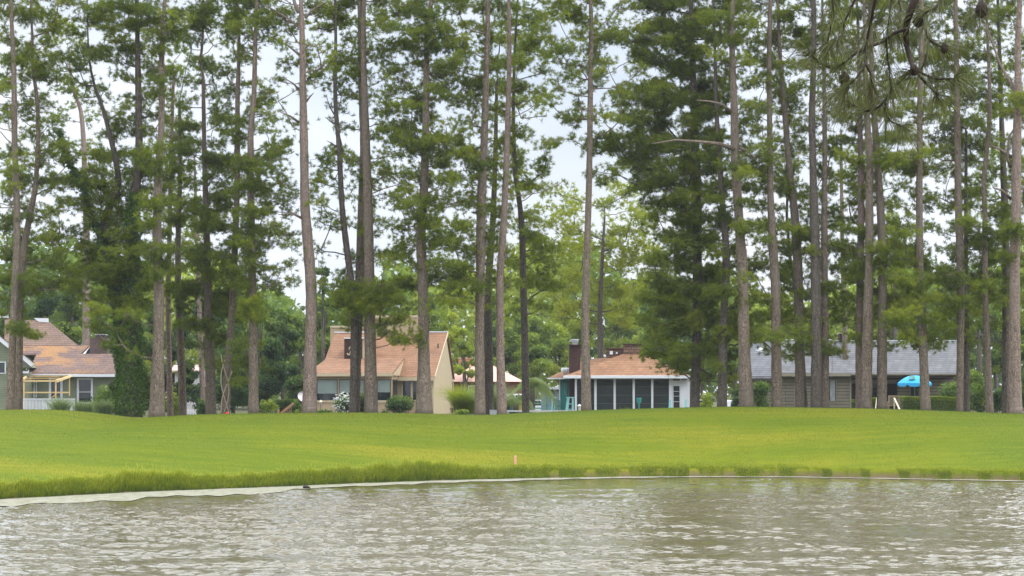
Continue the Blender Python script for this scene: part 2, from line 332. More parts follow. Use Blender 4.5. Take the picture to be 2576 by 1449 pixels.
# ------------------------------------------------ pines: trunks read off the photo, crowns grown on them
GRID = [
"68745999689999"+"56567777986367"+"55685249999975"+"66578876754646",
"23786698887687"+"86346557887456"+"78564659998866"+"77566665656654",
"65567888955223"+"33245536887667"+"98635777889867"+"76566656546655",
"68876343676663"+"14456566566878"+"74454568988666"+"75455555677754",
"75884333863254"+"32235531677777"+"62444337998657"+"86346545657756",
"64532345645644"+"61005435776666"+"66222369999546"+"65445554667768",
"35543236578636"+"53001245863443"+"21453579999445"+"44545665677667",
"15532356367657"+"55001248888644"+"63215789998555"+"55446675567666",
"65575778978999"+"64036535889964"+"75003888768768"+"65477888756545",
"86678888888878"+"65043435768854"+"75103468888889"+"87367767766656",
"54556878854769"+"75043244654444"+"66440389999765"+"77467554346655",
"66467878999999"+"84043456886645"+"33563687489855"+"34456454435677",
"77455789989988"+"66023353587875"+"66774688699876"+"88666886527888",
"75755899887898"+"75030034587766"+"46664786699856"+"76478988526887",
"55468999999888"+"54010336786754"+"57565676899665"+"66478988768877",
"86868999999888"+"54037997578855"+"66765657999654"+"76688878888876",
"43000788006999"+"00005996324443"+"53466665799964"+"66676778888766",
"42000660005888"+"00000552000000"+"20344555999865"+"67665676787543",
"14000040000577"+"00000000000000"+"00000000889743"+"66653345775200",
"00000020000366"+"00000000000000"+"00000000078500"+"24430004442100",
"00000000000044"+"00000000000000"+"00000000004300"+"00000001100000"]
# key, label, Y, trunk [(x,y,width)], crown y range, tone, bark, flags
T = [
('pine_tree','leftmost tall pine, straight dark trunk rising before the sage green house',121.5,[(25,1035,21),(33,863,18),(40,724,18),(45,600,18),(42,480,16),(36,362,15),(35,250,14),(33,150,12),(27,0,9)],-400,840,.42,BARK,''),
('pine_tree','pine with a right-leaning trunk crossing just behind the leftmost pine',123,[(46,1035,22),(50,863,17),(52,724,17),(62,600,16),(75,540,15),(88,470,13),(94,362,11),(93,250,10),(83,190,8),(80,60,6)],-400,700,.45,BARK,''),
('pine_tree','distant pine whose bare trunk rises behind the sage green house roof',176,[(215,1010,19),(215,760,18),(217,575,16),(211,362,13),(205,287,11),(200,262,10),(185,235,8),(172,150,6)],60,420,.4,BARKR,'far'),
('pine_tree','leaning ivy-covered pine whose bare top bends left',124,[(318,1045,34),(305,820,30),(290,690,26),(268,610,22),(250,562,19),(300,470,17),(290,400,14),(272,325,12),(257,262,10),(243,237,8),(228,180,6),(222,120,4)],60,760,.4,BARKD,'ivy'),
('pine_tree','thick ivy-draped pine with a dark leafy column from base to crown',123,[(332,1050,48),(330,860,40),(328,700,32),(330,550,26),(345,450,20),(350,362,19),(348,200,16),(346,100,12),(344,0,9)],-400,800,.42,BARKD,'ivy'),
('pine_tree','stout straight pine standing at the dip of the lawn right of the ivy',120.3,[(394,1050,38),(400,860,27),(402,738,26),(396,587,23),(399,425,19),(406,330,16),(407,225,15),(406,125,14),(412,40,11),(415,0,10)],-400,900,.42,BARK,''),
('pine_tree','slim pale pine close behind the stout pine by the lawn dip',131,[(429,1040,15),(426,900,14),(424,760,13),(428,600,12),(430,420,10),(436,200,8)],100,700,.4,BARKR,''),
('pine_tree','medium pine with left-leaning bare stem right of the lawn dip',129,[(460,1040,20),(457,900,19),(449,738,17),(450,600,14),(455,430,11),(452,250,8)],50,720,.38,BARK,''),
('pine_tree','short-stemmed pine with dense low dark crown left of the vine-wrapped trunk',126,[(532,1045,26),(527,900,23),(522,740,20),(520,560,16),(515,380,12),(512,200,9)],-200,930,.33,BARK,''),
('pine_tree','pine with pale dead vines twisting up its lower trunk',124,[(566,1045,22),(573,913,17),(583,763,16),(592,600,16),(597,450,15),(598,362,14),(598,237,12),(601,162,10),(602,100,8),(598,40,6)],-300,950,.36,BARK,'vine'),
('pine_tree','tall dark pine left of the clipped hedge and wooden stair rail',121.5,[(638,1045,26),(637,900,23),(635,738,21),(634,587,19),(631,462,17),(632,320,15),(640,250,13),(642,125,11),(646,0,9)],-400,950,.42,BARK,''),
('pine_tree','big reddish bare-trunked pine at the left end of the tan house',120.6,[(778,1045,36),(781,860,30),(783,738,28),(778,660,28),(772,587,26),(766,512,24),(766,437,22),(765,362,22),(764,312,20),(762,200,17),(761,100,15),(758,37,13),(757,0,9)],-400,330,.5,BARKR,'fork stubs'),
('pine_tree','slender dark pine leaning left above the tan house',122.5,[(890,1045,22),(893,775,20),(881,687,17),(871,612,16),(861,525,15),(857,430,13),(852,350,12),(845,275,11),(843,200,10),(845,100,8),(843,0,6)],-400,660,.45,BARKD,'stubs2'),
('pine_tree','left trunk of the paired big pines before the tan house',123,[(893,1045,24),(897,860,24),(906,675,25),(912,500,24),(917,362,22),(912,250,20),(910,150,19),(908,50,17),(906,0,15)],-400,760,.45,BARK,''),
('pine_tree','right trunk of the paired big pines, rough bark with vine scars',121.8,[(934,1045,33),(931,860,29),(929,675,27),(926,500,24),(922,362,20),(916,200,16),(914,80,12),(916,0,10)],-400,860,.5,BARK,''),
('pine_tree','massive pine in front of the right end of the tan house',120.6,[(1067,1045,43),(1066,900,30),(1065,812,28),(1063,712,26),(1057,587,25),(1067,475,22),(1070,380,20),(1072,287,18),(1073,175,15),(1072,100,12),(1076,40,10),(1085,0,8)],-400,720,.45,BARK,''),
('pine_tree','tall straight pine beside the spiky yellow-green shrub',121,[(1208,1050,27),(1206,860,23),(1208,712,24),(1209,587,24),(1211,487,24),(1216,410,20),(1220,300,18),(1225,125,14),(1228,62,13),(1226,0,11)],-400,780,.5,BARK,''),
('pine_tree','shaded pine directly behind the straight pine by the spiky shrub',131,[(1231,1040,24),(1229,880,22),(1226,740,20),(1240,560,16),(1246,400,12),(1250,200,8)],60,700,.36,BARKD,''),
('pine_tree','pine with pale ringed bark standing at the left end of the white fence',121.4,[(1263,1050,24),(1258,870,21),(1257,700,19),(1267,562,18),(1273,437,16),(1277,325,15),(1281,175,12),(1281,60,10),(1280,0,8)],-400,760,.55,BARKR,''),
('pine_tree','crooked dark pine rising behind the palms',128,[(1323,1040,19),(1320,850,18),(1316,687,17),(1313,562,15),(1306,500,14),(1295,437,12),(1291,275,9),(1295,125,7),(1300,30,5)],-100,800,.5,BARKD,''),
('pine_tree','lone straight pine with long clean trunk before the screened porch',120.8,[(1475,1040,25),(1473,860,21),(1473,740,19),(1475,687,19),(1478,600,17),(1482,462,16),(1484,325,15),(1485,237,14),(1486,150,13),(1488,50,11),(1485,0,9)],-400,360,.5,BARK,''),
('pine_tree','broad spreading yellow-green pine beyond the brown-roofed house',172,[(1511,1000,17),(1511,860,15),(1509,790,12),(1513,700,10),(1518,600,7),(1522,530,4)],480,950,.78,BARKD,'far spread'),
('pine_tree','wide dark densely needled pine whose boughs hang over the porch roof',124,[(1747,1040,24),(1752,860,22),(1754,700,24),(1752,560,26),(1750,400,24),(1746,260,18),(1742,120,13),(1738,0,10)],-400,960,.4,BARKD,'wide'),
('pine_tree','dark kinked pine right of the porch door',122,[(1816,1040,24),(1822,763,18),(1829,690,20),(1827,600,18),(1819,525,15),(1812,412,13),(1805,325,12),(1800,200,9),(1798,100,7)],-400,800,.42,BARKD,''),
('pine_tree','stout grey pine at the left end of the grey-roofed house',120.6,[(1878,1040,35),(1872,860,29),(1870,687,27),(1863,587,24),(1857,500,23),(1850,400,22),(1848,300,20),(1843,175,16),(1840,75,13),(1845,0,10)],-400,460,.52,BARK,'bigbranch'),
('pine_tree','pine with lightly ringed trunk before the left siding wall',121.5,[(1954,1040,27),(1952,860,24),(1950,712,24),(1943,610,22),(1938,487,16),(1937,325,14),(1935,150,13),(1937,40,11),(1938,0,10)],-400,820,.5,BARK,''),
('pine_tree','left-leaning pine trunk flanked by a vine on its right side',122.5,[(2012,1040,22),(2012,860,23),(2009,662,24),(2001,537,21),(1989,437,16),(1982,375,16),(1974,270,14),(1964,170,11),(1960,90,9),(1956,0,7)],-400,840,.45,BARK,''),
('pine_tree','very thin dark pine stem between two larger trunks',127,[(2027,1040,13),(2018,860,9),(1999,712,8),(1988,640,7),(1980,540,7),(1985,440,5),(1990,380,4)],360,840,.35,BARKD,''),
('pine_tree','left trunk of the close pair before the narrow curtained window',121.2,[(2053,1040,26),(2053,860,25),(2052,700,26),(2050,587,23),(2047,462,19),(2046,387,17),(2043,300,18),(2047,175,14),(2048,60,13),(2046,0,11)],-400,870,.47,BARKD,''),
('pine_tree','right trunk of the close pair before the narrow curtained window',122.2,[(2076,1040,20),(2075,860,18),(2072,660,17),(2072,537,16),(2074,412,13),(2074,275,11),(2073,175,9),(2070,80,7)],-400,800,.45,BARK,''),
('pine_tree','paler trunk of the merged pair left of the umbrella chair',122.6,[(2162,1045,19),(2162,860,18),(2166,660,17),(2167,512,17),(2166,437,17),(2163,325,13),(2160,180,10),(2158,50,7)],-300,840,.46,BARKR,''),
('pine_tree','thicker dark trunk of the merged pair left of the umbrella chair',121.2,[(2178,1045,30),(2181,860,26),(2185,660,21),(2185,487,20),(2187,400,18),(2180,300,15),(2178,180,11),(2176,60,8)],-400,880,.47,BARK,''),
('pine_tree','straight pine between the wooden chair and the merged pair',121.6,[(2218,1045,25),(2218,860,24),(2219,662,21),(2213,512,20),(2207,400,17),(2198,275,15),(2192,150,12),(2190,40,9)],-400,860,.5,BARK,''),
('pine_tree','pine standing in front of the blue umbrella',120.8,[(2329,1045,25),(2325,920,22),(2320,763,21),(2316,662,18),(2314,487,17),(2314,380,15),(2314,250,14),(2317,125,12),(2318,0,10)],-400,880,.5,BARK,''),
('pine_tree','left trunk of the tight pair at the right end of the hedge',121.5,[(2414,1045,17),(2415,900,18),(2417,738,20),(2416,612,21),(2412,512,17),(2412,387,18),(2409,275,16),(2405,75,12),(2403,0,10)],-400,850,.42,BARK,''),
('pine_tree','right shaded trunk of the tight pair at the right end of the hedge',123,[(2431,1045,17),(2430,860,15),(2428,700,12),(2430,500,9),(2432,320,7)],200,700,.4,BARKD,''),
('pine_tree','slim pale pine with a wavy stem left of the edge pines',121.8,[(2490,1045,19),(2481,763,15),(2480,637,15),(2481,525,13),(2475,462,13),(2484,375,11),(2491,287,12),(2489,200,9),(2484,90,7),(2480,0,6)],-400,820,.42,BARK,''),
('pine_tree','dark pine just left of the pale edge pine',124.5,[(2531,1045,20),(2529,860,19),(2528,662,18),(2523,462,17),(2519,330,13),(2516,175,11),(2512,60,8)],-400,880,.42,BARKD,''),
('pine_tree','rightmost big pine with pale grey trunk at the photo edge',120.4,[(2553,1050,36),(2550,860,29),(2550,662,26),(2554,540,26),(2555,412,24),(2562,225,19),(2560,125,15),(2564,25,14),(2566,0,12)],-400,860,.5,BARKR,'edge'),
('pine_tree','far pine behind the white house left of the hedges',150,[(512,1000,13),(505,850,12),(498,700,11),(492,560,9),(490,470,7),(488,380,5)],440,700,.4,BARKR,'far'),
('pine_tree','distant pine showing above the grey roof between the pairs',160,[(2128,1000,14),(2124,820,13),(2120,640,11),(2118,480,9),(2116,330,6)],300,800,.5,BARK,'far'),
]
def trunk_x(tr, y):
    ys = [p[1] for p in tr][::-1]; xs_ = [p[0] for p in tr][::-1]
    return float(np.interp(y, ys, xs_))
cells = {i: [] for i in range(len(T))}
def assign(x, y, dg, tone=0):
    best, bi = 1e9, None
    for i, t in enumerate(T):
        if not (t[4] <= y <= t[5]): continue
        d = abs(trunk_x(t[3], y)-x)*(.55 if 'wide' in t[8] else 1)+(40 if 'far' in t[8] else 0)-(90 if 'spread' in t[8] and 1340 < x < 1660 else 0)+rng.uniform(0, 45)
        if d < best: best, bi = d, i
    if bi is not None and best < 260: cells[bi].append((x, y, dg, tone))
for r, row in enumerate(GRID):
    for c_, ch in enumerate(row):
        if ch != '0': assign(c_*46+23, r*46+23, int(ch))
for r in range(-8, 0):
    for c_ in range(-2, 58): assign(c_*46+23, r*46+23, 5 if r > -4 else 4)
for x, y, dg in [(-30, 300, 6), (-30, 200, 6), (-30, 500, 6), (-30, 700, 6), (-30, 600, 6), (2600, 300, 6), (2600, 500, 6), (2600, 640, 6), (2600, 760, 6), (905, 762, 9), (940, 755, 9), (870, 765, 9), (955, 748, 7), (1000, 822, 6), (1030, 848, 5), (1010, 840, 5), (85, 855, 8), (60, 830, 8), (100, 845, 6), (1690, 880, 8), (1730, 900, 8), (1660, 862, 7), (1700, 930, 5), (1640, 880, 6), (1770, 860, 7), (1560, 600, 6), (1440, 620, 6), (1400, 660, 6), (1580, 650, 7), (1340, 640, 7), (1370, 700, 6), (1450, 720, 6), (1560, 720, 7), (1590, 780, 6), (1440, 800, 6)]: assign(x, y, dg)
def grow(i):
    key, label, Y, tr, yt, yb, tone, bark, fl = T[i]
    far = 'far' in fl; s = mpp(Y)
    pts = [(P(x, y, Y), w*s/2) for x, y, w in tr]
    X0 = pts[0][0].x; z0 = gz(X0, Y); loc = Vector((X0, Y, z0))
    # lower end into the ground with a root flare
    pts[0] = (Vector((X0, Y, z0-.15)), pts[0][1]*1.08)
    if not far and tr[-1][1] < 130:
        a, b = pts[-2][0], pts[-1][0]; d = (b-a).normalized(); top = -330+rng.uniform(-40, 60); zt = P(0, top, Y).z
        k = (zt-b.z)/max(d.z, .3); r0 = pts[-1][1]
        pts += [(b+Vector((d.x*.5, 0, d.z))*k*.4+Vector((rng.normal()*.15, rng.normal()*.2, 0)), r0*.7), (b+Vector((d.x*.5, 0, d.z))*k*.8, r0*.35), (b+Vector((d.x*.5, 0, d.z))*k, .02)]
    # resample with a little waver in depth
    zs = np.array([p.z for p, _ in pts]); zz = np.arange(zs[0], zs[-1], .45)
    px = np.interp(zz, zs, [p.x for p, _ in pts]); pr = np.interp(zz, zs, [r for _, r in pts])
    for _ in range(2): px[1:-1] = (px[:-2]+2*px[1:-1]+px[2:])/4; pr[1:-1] = (pr[:-2]+2*pr[1:-1]+pr[2:])/4
    ph = rng.random()*6; py = .15*np.sin(zz*.3+ph)-.15*np.sin(zz[0]*.3+ph)
    pr = pr*(1+.03*np.sin(zz*5+ph)+rng.normal(0, .015, len(zz))); pr[0] *= 1.12
    root = empty(key, loc, label=label, cat='tree', group='tall pines behind the lawn')
    tp = np.stack([px-loc.x, py, zz-loc.z], 1)
    k = 12 if not far else 8
    # ---- crown
    blobs = []
    for x, y, dg, tn in cells[i]:
        nb = 2 if dg > 3 else 1
        for _ in range(nb):
            bx = x+rng.uniform(-23, 23); by = y+rng.uniform(-22, 22); dist = abs(bx-trunk_x(tr, by))
            lim = 2.6 if not far else 3.2
            dy = rng.uniform(-lim, lim)
            if dist < 34: dy = rng.uniform(.3, lim+.4) if (dg < 8 or rng.random() < .45) else rng.uniform(-1.6, -.4)
            p = P(bx, by, Y+dy)-loc; blobs.append((np.array(p), dg/nb*1.0, nb, tone+.05+rng.normal(0, .13), dg))
    if not blobs: MB().tube(tp, list(pr), k).build('trunk', bark, root, smooth=True); return root
    tz = tp[:, 2]
    def txy(z): return np.array([np.interp(z, tz, tp[:, 0]), np.interp(z, tz, tp[:, 1]), z])
    order = sorted(range(len(blobs)), key=lambda j: np.hypot(*(blobs[j][0][:2]-txy(blobs[j][0][2])[:2])))
    node = [p for p in tp if p[2] > 1.0]; kind = [-1]*len(node); NP = np.array(node)
    brs = []          # (path, parent branch index, count)
    cent, tns = [], []
    tw = MB()
    for j in order:
        p, _, nb, tn, dg = blobs[j]
        A = NP; dd = np.linalg.norm(A-p, axis=1); hz = np.hypot(A[:, 0]-p[0], A[:, 1]-p[1])
        cost = dd+1.3*np.maximum(0, A[:, 2]-p[2]+.12*hz)+.5*np.maximum(0, p[2]-A[:, 2]-1.0*hz-.4)
        q = int(np.argmin(cost)); a = A[q]; par = kind[q]
        mid = (a+p)/2; L = np.linalg.norm(p-a); mid = mid+np.array([rng.normal()*.08*L, rng.normal()*.08*L, (-.07 if p[2] > a[2] else .12)*L+rng.normal()*.06*L])
        ns = max(3, int(L/.4)+1); t = np.linspace(0, 1, ns)[:, None]
        path = (1-t)**2*a+2*t*(1-t)*mid+t*t*p
        path[1:-1] += rng.normal(0, .025, (ns-2, 3))
        brs.append([path, par, 1]); b = len(brs)-1
        NP = np.vstack([NP, path[1:]]); kind += [b]*(ns-1)
        q = par
        while q >= 0: brs[q][2] += 1; q = brs[q][1]
        # clump: a flattened pad of tufts round short twigs
        n = (8.2 if 'wide' in fl else 5.7)*dg**1.5/nb*(.75 if far else 1.0); sc = Y/122
        rx, rz = .68*sc*rng.uniform(.7, 1.3), .34*sc*rng.uniform(.7, 1.5)
        m_ = max(2, int(round(n/6))); sub = unit(m_)*(rng.random((m_, 1))**.4)*np.array([rx, rx, rz])+p
        for q_ in sub:
            k_ = max(1, rng.poisson(n/m_)); cl = rng.normal(size=(k_, 3))*np.array([.24, .24, .13])*sc+q_
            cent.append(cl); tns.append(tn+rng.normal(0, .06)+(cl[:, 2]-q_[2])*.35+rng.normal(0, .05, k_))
            if rng.random() < .8: tw.tube([p, (p+q_)/2+rng.normal(0, .05, 3), q_], [.018, .013, .006], 3, False)
    bm = MB()
    for path, par, cnt in brs:
        n_ = len(path); r1 = .011+.012*math.sqrt(cnt); r0 = r1*1.25
        bm.tube(path, [r0+(max(.012, r1*.75)-r0)*q/(n_-1) for q in range(n_)], 5, False)
    bm.add(tw.v, tw.f)
    # dead stubs and named limbs
    def limb(pl, r):
        q = [np.array(P(x, y, Y+dy)-loc) for x, y, dy in pl]; bm.tube(q, [r*(1-.75*k/(len(q)-1)) for k in range(len(q))], 6)
    if 'stubs' in fl.split():
        for pl in ([(752, 308, 0), (730, 292, -.3), (699, 279, -.6)], [(752, 226, 0), (738, 210, -.2), (712, 195, -.5)], [(771, 255, 0), (780, 243, .2), (789, 234, .4)], [(752, 137, 0), (725, 115, .3), (685, 92, .6)], [(754, 70, 0), (722, 45, .3), (690, 26, .5), (655, 8, .7)], [(773, 200, 0), (800, 175, -.3), (830, 150, -.5)], [(768, 45, 0), (790, 22, .2), (820, 2, .3)], [(757, 548, 0), (735, 536, -.4), (700, 540, -.8)]): limb(pl, .075)
        limb([(752, 32, 0), (742, 10, 0), (733, -25, .1), (728, -90, .2)], .13)
    if 'stubs2' in fl.split():
        for pl in ([(841, 312, 0), (830, 304, -.2), (817, 294, -.4)], [(841, 288, 0), (829, 268, -.2), (821, 240, -.3)], [(846, 370, 0), (834, 360, .1), (822, 354, .2)]): limb(pl, .05)
    if 'bigbranch' in fl:
        limb([(1840, 282, 0), (1815, 262, -.5), (1785, 255, -.9), (1750, 252, -1.3)], .11)
        limb([(1848, 375, 0), (1810, 362, -.6), (1765, 357, -1.0), (1700, 352, -1.5), (1640, 362, -1.8)], .12)
        limb([(1862, 372, 0), (1880, 380, -.3), (1903, 402, -.6)], .1)
    if 'edge' in fl:
        limb([(2543, 500, 0), (2520, 478, -.4), (2497, 472, -.8)], .09); limb([(2542, 420, 0), (2534, 400, -.5), (2538, 345, -.8), (2550, 325, -1), (2576, 318, -1.2)], .1)
        limb([(2557, 240, 0), (2540, 205, .4), (2515, 160, .8), (2480, 60, 1.2), (2430, 5, 1.5)], .1)
        limb([(2543, 395, 0), (2515, 375, -.5), (2490, 365, -.9)], .11)
    bm.tube(tp, list(pr), k); bm.build('trunk', bark, root, smooth=True)
    cent = np.concatenate(cent); tns = np.concatenate(tns)
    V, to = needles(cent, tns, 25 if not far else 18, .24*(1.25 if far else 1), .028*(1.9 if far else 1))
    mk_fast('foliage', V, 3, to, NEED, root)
    if 'ivy' in fl:
        n = 14000; zi = rng.uniform(.1, (9.5 if i == 3 else 12), n)**1.0; a = rng.random(n)*6.283
        rr = np.interp(zi, tz, pr)+np.abs(rng.normal(0, .1, n))*(1+.5*np.sin(zi*2.1)); c_ = np.stack([np.interp(zi, tz, tp[:, 0])+np.cos(a)*rr, np.interp(zi, tz, tp[:, 1])+np.sin(a)*rr, zi], 1)
        V, to = leaves(c_, np.full(n, .62)+rng.normal(0, .16, n), .14); mk_fast('ivy', V, 4, to, IVY, root)
    if i == 3:
        ip = [np.array(P(x, y, Y+dy)-loc) for x, y, dy in ((296, 705, 0), (262, 640, -.3), (238, 560, -.5), (212, 480, -.7), (170, 405, -.8), (148, 330, -.9))]
        tt_ = np.linspace(0, 5, 60); ip = np.stack([np.interp(tt_, range(6), [p[k] for p in ip]) for k in range(3)], 1)
        MB().tube(ip, list(np.linspace(.16, .04, 60)), 8).build('limb', BARKD, root, smooth=True)
        q = ip[rng.integers(0, 60, 6000)]; q = q+unit(6000)*(np.abs(rng.normal(.14, .12, 6000)))[:, None]; V, to = leaves(q, np.full(6000, .55)+rng.normal(0, .16, 6000), .14); mk_fast('ivy', V, 4, to, IVY, root)
    if 'vine' in fl:
        vb = MB()
        for q in range(3):
            pp = [np.array([np.interp(z, tz, tp[:, 0])+.28*math.sin(z*1.3+q*2)+.1*(q-1), -.3-.08*q, z]) for z in np.arange(0, 3.6-.5*q, .3)]
            vb.tube(pp, .03, 5)
        vb.build('dead_vine', plain('dead_vine_wood', (.42, .33, .24)), root, smooth=True)
    return root
for i in range(len(T)): grow(i)
# ------------------------------------------------ background broadleaf trees, shrubs, hedges
def leafy(name, label, x, ytop, rx, Y, tone, ybase=None, dens=1.0, size=.2, cat='tree', group='leafy trees behind the houses', low=.25, trunk=True, lobes=None):
    """x, ytop, rx in photo pixels at depth Y; crown reaches from ytop down to near the ground"""
    s = mpp(Y); bx = (x-CX)*s; z0 = gz(bx, Y); top = P(x, ytop, Y).z; hgt = top-z0; r = rx*s
    root = empty(name, (bx, Y, z0-.05), label=label, cat=cat, group=group)
    cz0 = hgt*low; ch = hgt-cz0
    L = lobes or max(7 if trunk else 18, int(8+ch*r*.35)); n = int(1900*dens*(ch*r)**.95/ (size/.2)**1.6/10)*3
    lc = unit(L)*(rng.random((L, 1))**.5)*np.array([r*.72, r*.72, ch*.42])+np.array([0, 0, cz0+ch*.5])
    w = rng.uniform(.6, 1.2, L)*(1 if trunk else 1.25)
    lr = np.array([r*.42, r*.42, min(r*.34, ch*.25)])
    # widest low down, narrower at the top
    lc[:, :2] *= (1.15-.55*((lc[:, 2]-cz0)/ch))[:, None]
    k = rng.choice(L, n, p=w/w.sum()); c = lc[k]+unit(n)*(rng.random((n, 1))**.33)*lr*w[k][:, None]
    c[:, 2] = np.clip(c[:, 2], .1, hgt*1.02)
    lt = rng.normal(0, .11, L)
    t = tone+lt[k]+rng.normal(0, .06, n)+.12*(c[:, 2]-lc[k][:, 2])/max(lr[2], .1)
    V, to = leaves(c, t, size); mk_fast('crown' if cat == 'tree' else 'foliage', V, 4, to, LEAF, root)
    if trunk:
        m = MB(); m.tube([(0, 0, -.2), (rng.normal()*.1, 0, hgt*.3), (rng.normal()*.3, 0, hgt*.75)], [.05+hgt*.012, .04+hgt*.009, .03], 7)
        for j in rng.choice(L, min(5, L), replace=False): m.tube([(0, 0, hgt*rng.uniform(.2, .45)), tuple(lc[j]*np.array([.5, .5, .9])), tuple(lc[j])], [.06, .04, .015], 5)
        m.build('trunk', BARKD, root, smooth=True)
    return root
BG = [(20, 700, 62, 205, .35, 'mid green tree at the far left behind the sage house'), (95, 690, 62, 195, .12, 'dark blue-green oak directly behind the sage house roof'), (180, 665, 66, 203, .45, 'olive green tree left of the distant bare pine trunk'), (255, 715, 56, 187, .5, 'light olive tree between the brick chimney and the ivy pine'),
(318, 760, 60, 180, .3, 'green tree hidden behind the ivy columns'), (388, 715, 56, 184, .4, 'green tree showing just right of the ivy column'), (452, 770, 50, 192, .28, 'dark tree above the small white house'), (520, 740, 60, 196, .3, 'dark green tree behind the low dark pine crown'), (588, 745, 56, 184, .22, 'deep green tree behind the vine-wrapped pine'),
(655, 722, 58, 178, .34, 'tall columnar green tree right of the dark pine by the hedge'), (712, 728, 54, 181, .42, 'tall green tree left of the reddish pine'), (756, 712, 44, 190, .5, 'green tree top seen behind the reddish pine'), (822, 704, 52, 196, .55, 'lighter green tree above the left end of the tan house'), (872, 722, 48, 204, .62, 'yellow-green tree behind the slender leaning pine'),
(950, 735, 46, 212, .5, 'olive tree behind the tan house tower'), (1010, 742, 54, 218, .55, 'olive green tree right of the tan house tower'), (1082, 735, 52, 226, .48, 'soft green tree behind the massive pine'), (1128, 775, 36, 206, .97, 'bright yellow-green tree beside the massive pine'), (1172, 812, 36, 200, .85, 'low lime green tree above the pink roof'), (1236, 735, 46, 226, .5, 'green tree between the straight pine and the ringed pine'),
(1292, 780, 52, 222, .58, 'green tree behind the crooked dark pine'), (1350, 845, 50, 206, .55, 'rounded green tree over the blue-grey shed'), (1352, 752, 56, 232, .7, 'pale green tree top above the rounded tree'), (1408, 800, 50, 238, .82, 'yellow-green tree left of the porch chimney'), (1462, 770, 46, 230, .74, 'light green tree behind the lone straight pine'), (1560, 752, 60, 236, .84, 'yellow-green tree beyond the roof boxes'), (1640, 772, 56, 231, .78, 'yellow-green tree right of the roof boxes'),
(1702, 790, 52, 224, .6, 'green tree behind the wide dark pine'), (1768, 820, 48, 199, .42, 'green tree between porch and kinked pine'), (1812, 775, 52, 221, .85, 'bright green tree behind the kinked pine'), (1846, 868, 34, 180, .3, 'dark green tree left of the stout grey pine'), (1902, 770, 54, 222, .78, 'bright green tree above the left end of the grey roof'), (1964, 752, 54, 224, .7, 'light green tree behind the ringed pine by the siding'), (2040, 765, 54, 226, .74, 'yellow-green tree behind the narrow window pair'),
(2112, 772, 54, 216, .8, 'yellow-green tree behind the roof chimney'), (2182, 762, 54, 221, .62, 'green tree behind the merged pair of pines'), (2252, 700, 46, 224, .78, 'light yellow-green tree left of the umbrella pine'), (2298, 660, 52, 207, .66, 'airy yellow-green tree right of the umbrella pine'), (2384, 668, 54, 211, .66, 'light green tree behind the tight pair'), (2462, 575, 42, 203, .85, 'tall bright green tree behind the wavy pine'), (2540, 655, 58, 212, .68, 'green tree behind the pale edge pine'),
(2502, 775, 56, 191, .5, 'full green tree low between the edge pines'), (2420, 790, 48, 193, .55, 'green tree over the right end of the grey roof'), (2600, 740, 60, 196, .5, 'green tree at the right photo edge'), (-40, 720, 60, 200, .3, 'green tree at the left photo edge')]
for x, yt, rx, Y, tn, lb in BG:
    leafy('leafy_tree', lb, x, yt-22, rx*1.05, Y, tn*.85+.03, size=.27, dens=1.15)
# two airy tall trees whose sparse tops show against the sky
leafy('leafy_tree', 'thin open deciduous tree with sparse yellow leaves against the sky', 2248, 470, 46, 196, .85, dens=.35, size=.2, low=.3)
leafy('leafy_tree', 'small sparse bluish-leaved tree between the reddish and the slender pine', 812, 600, 30, 175, .35, dens=.4, size=.18, low=.35)
# far wood
n = 110000; X = rng.uniform(-120, 120, n); Yd = rng.uniform(262, 300, n)
zt = 15.5+2.5*np.sin(X*.11+1)+1.6*np.sin(X*.31)+1.2*np.sin(X*.83)
c = np.stack([X, Yd, ZG+zt*rng.random(n)**.7], 1)
V, to = leaves(c, .62+.25*np.sin(X*.17+2)+rng.normal(0, .1, n), .95); mk_fast('distant_wood', V, 4, to, LEAF, kind='stuff', label='far wood closing the view behind the neighbourhood trees', cat='wood')
def shrub(label, x, ytop, rx, Y, tone, size=.12, dens=1.6, name='shrub', group='shrubs around the houses', cat='shrub', low=.02, **k):
    return leafy(name, label, x, ytop, rx, Y, tone, size=size, dens=dens, cat=cat, group=group, low=low, trunk=False, **k)
shrub('leafy green bush spilling out at the right of the ivy pine', 356, 900, 36, 128, .38)
shrub('green bush between ivy pine and sage house window', 262, 968, 46, 140, .33)
shrub('dark leafy bush at the foot of the ivy pine', 300, 930, 34, 130, .22)
shrub('low yellow-green bush right of the stout pine', 436, 985, 30, 133, .55)
shrub('dark round bush behind the slim pale pine', 508, 1002, 18, 140, .12)
shrub('dark evergreen mass behind the vine-wrapped pine', 602, 905, 36, 150, .08, dens=2.2)
shrub('tall dark magnolia-like bush left of the clipped hedge', 690, 835, 52, 168, .1, size=.2)
shrub('dark leafy bush right above the hedge', 742, 905, 40, 166, .2, size=.18)
shrub('lime-topped bush with white blooms left of the clipped hedge', 677, 1002, 24, 150, .62)
shrub('climbing bush over the wooden stair rail', 746, 1004, 20, 146, .28)
shrub('small yellow-green bush at the foot of the reddish pine', 750, 1027, 12, 140, .6)
shrub('dark glossy bush right of the white-flowering shrub', 912, 983, 30, 150, .22, dens=2)
shrub('round dark green bush below the patio windows', 1002, 992, 42, 150, .16, dens=2.4)
shrub('green bush low at the corner of the tan house', 1150, 990, 22, 172, .3)
shrub('low light-green plant beside the tan house wall', 1160, 1028, 26, 150, .62)
shrub('leafy shrub at the right end of the grey-roofed house', 2408, 943, 46, 145, .42, size=.15)
shrub('broad leafy shrub right of the tight pair of pines', 2452, 925, 44, 148, .36, size=.15)
shrub('dark shrub between the wavy pine and the edge pines', 2512, 960, 30, 150, .15)
shrub('green shrub at the right edge beyond the last pine', 2585, 930, 30, 150, .3)
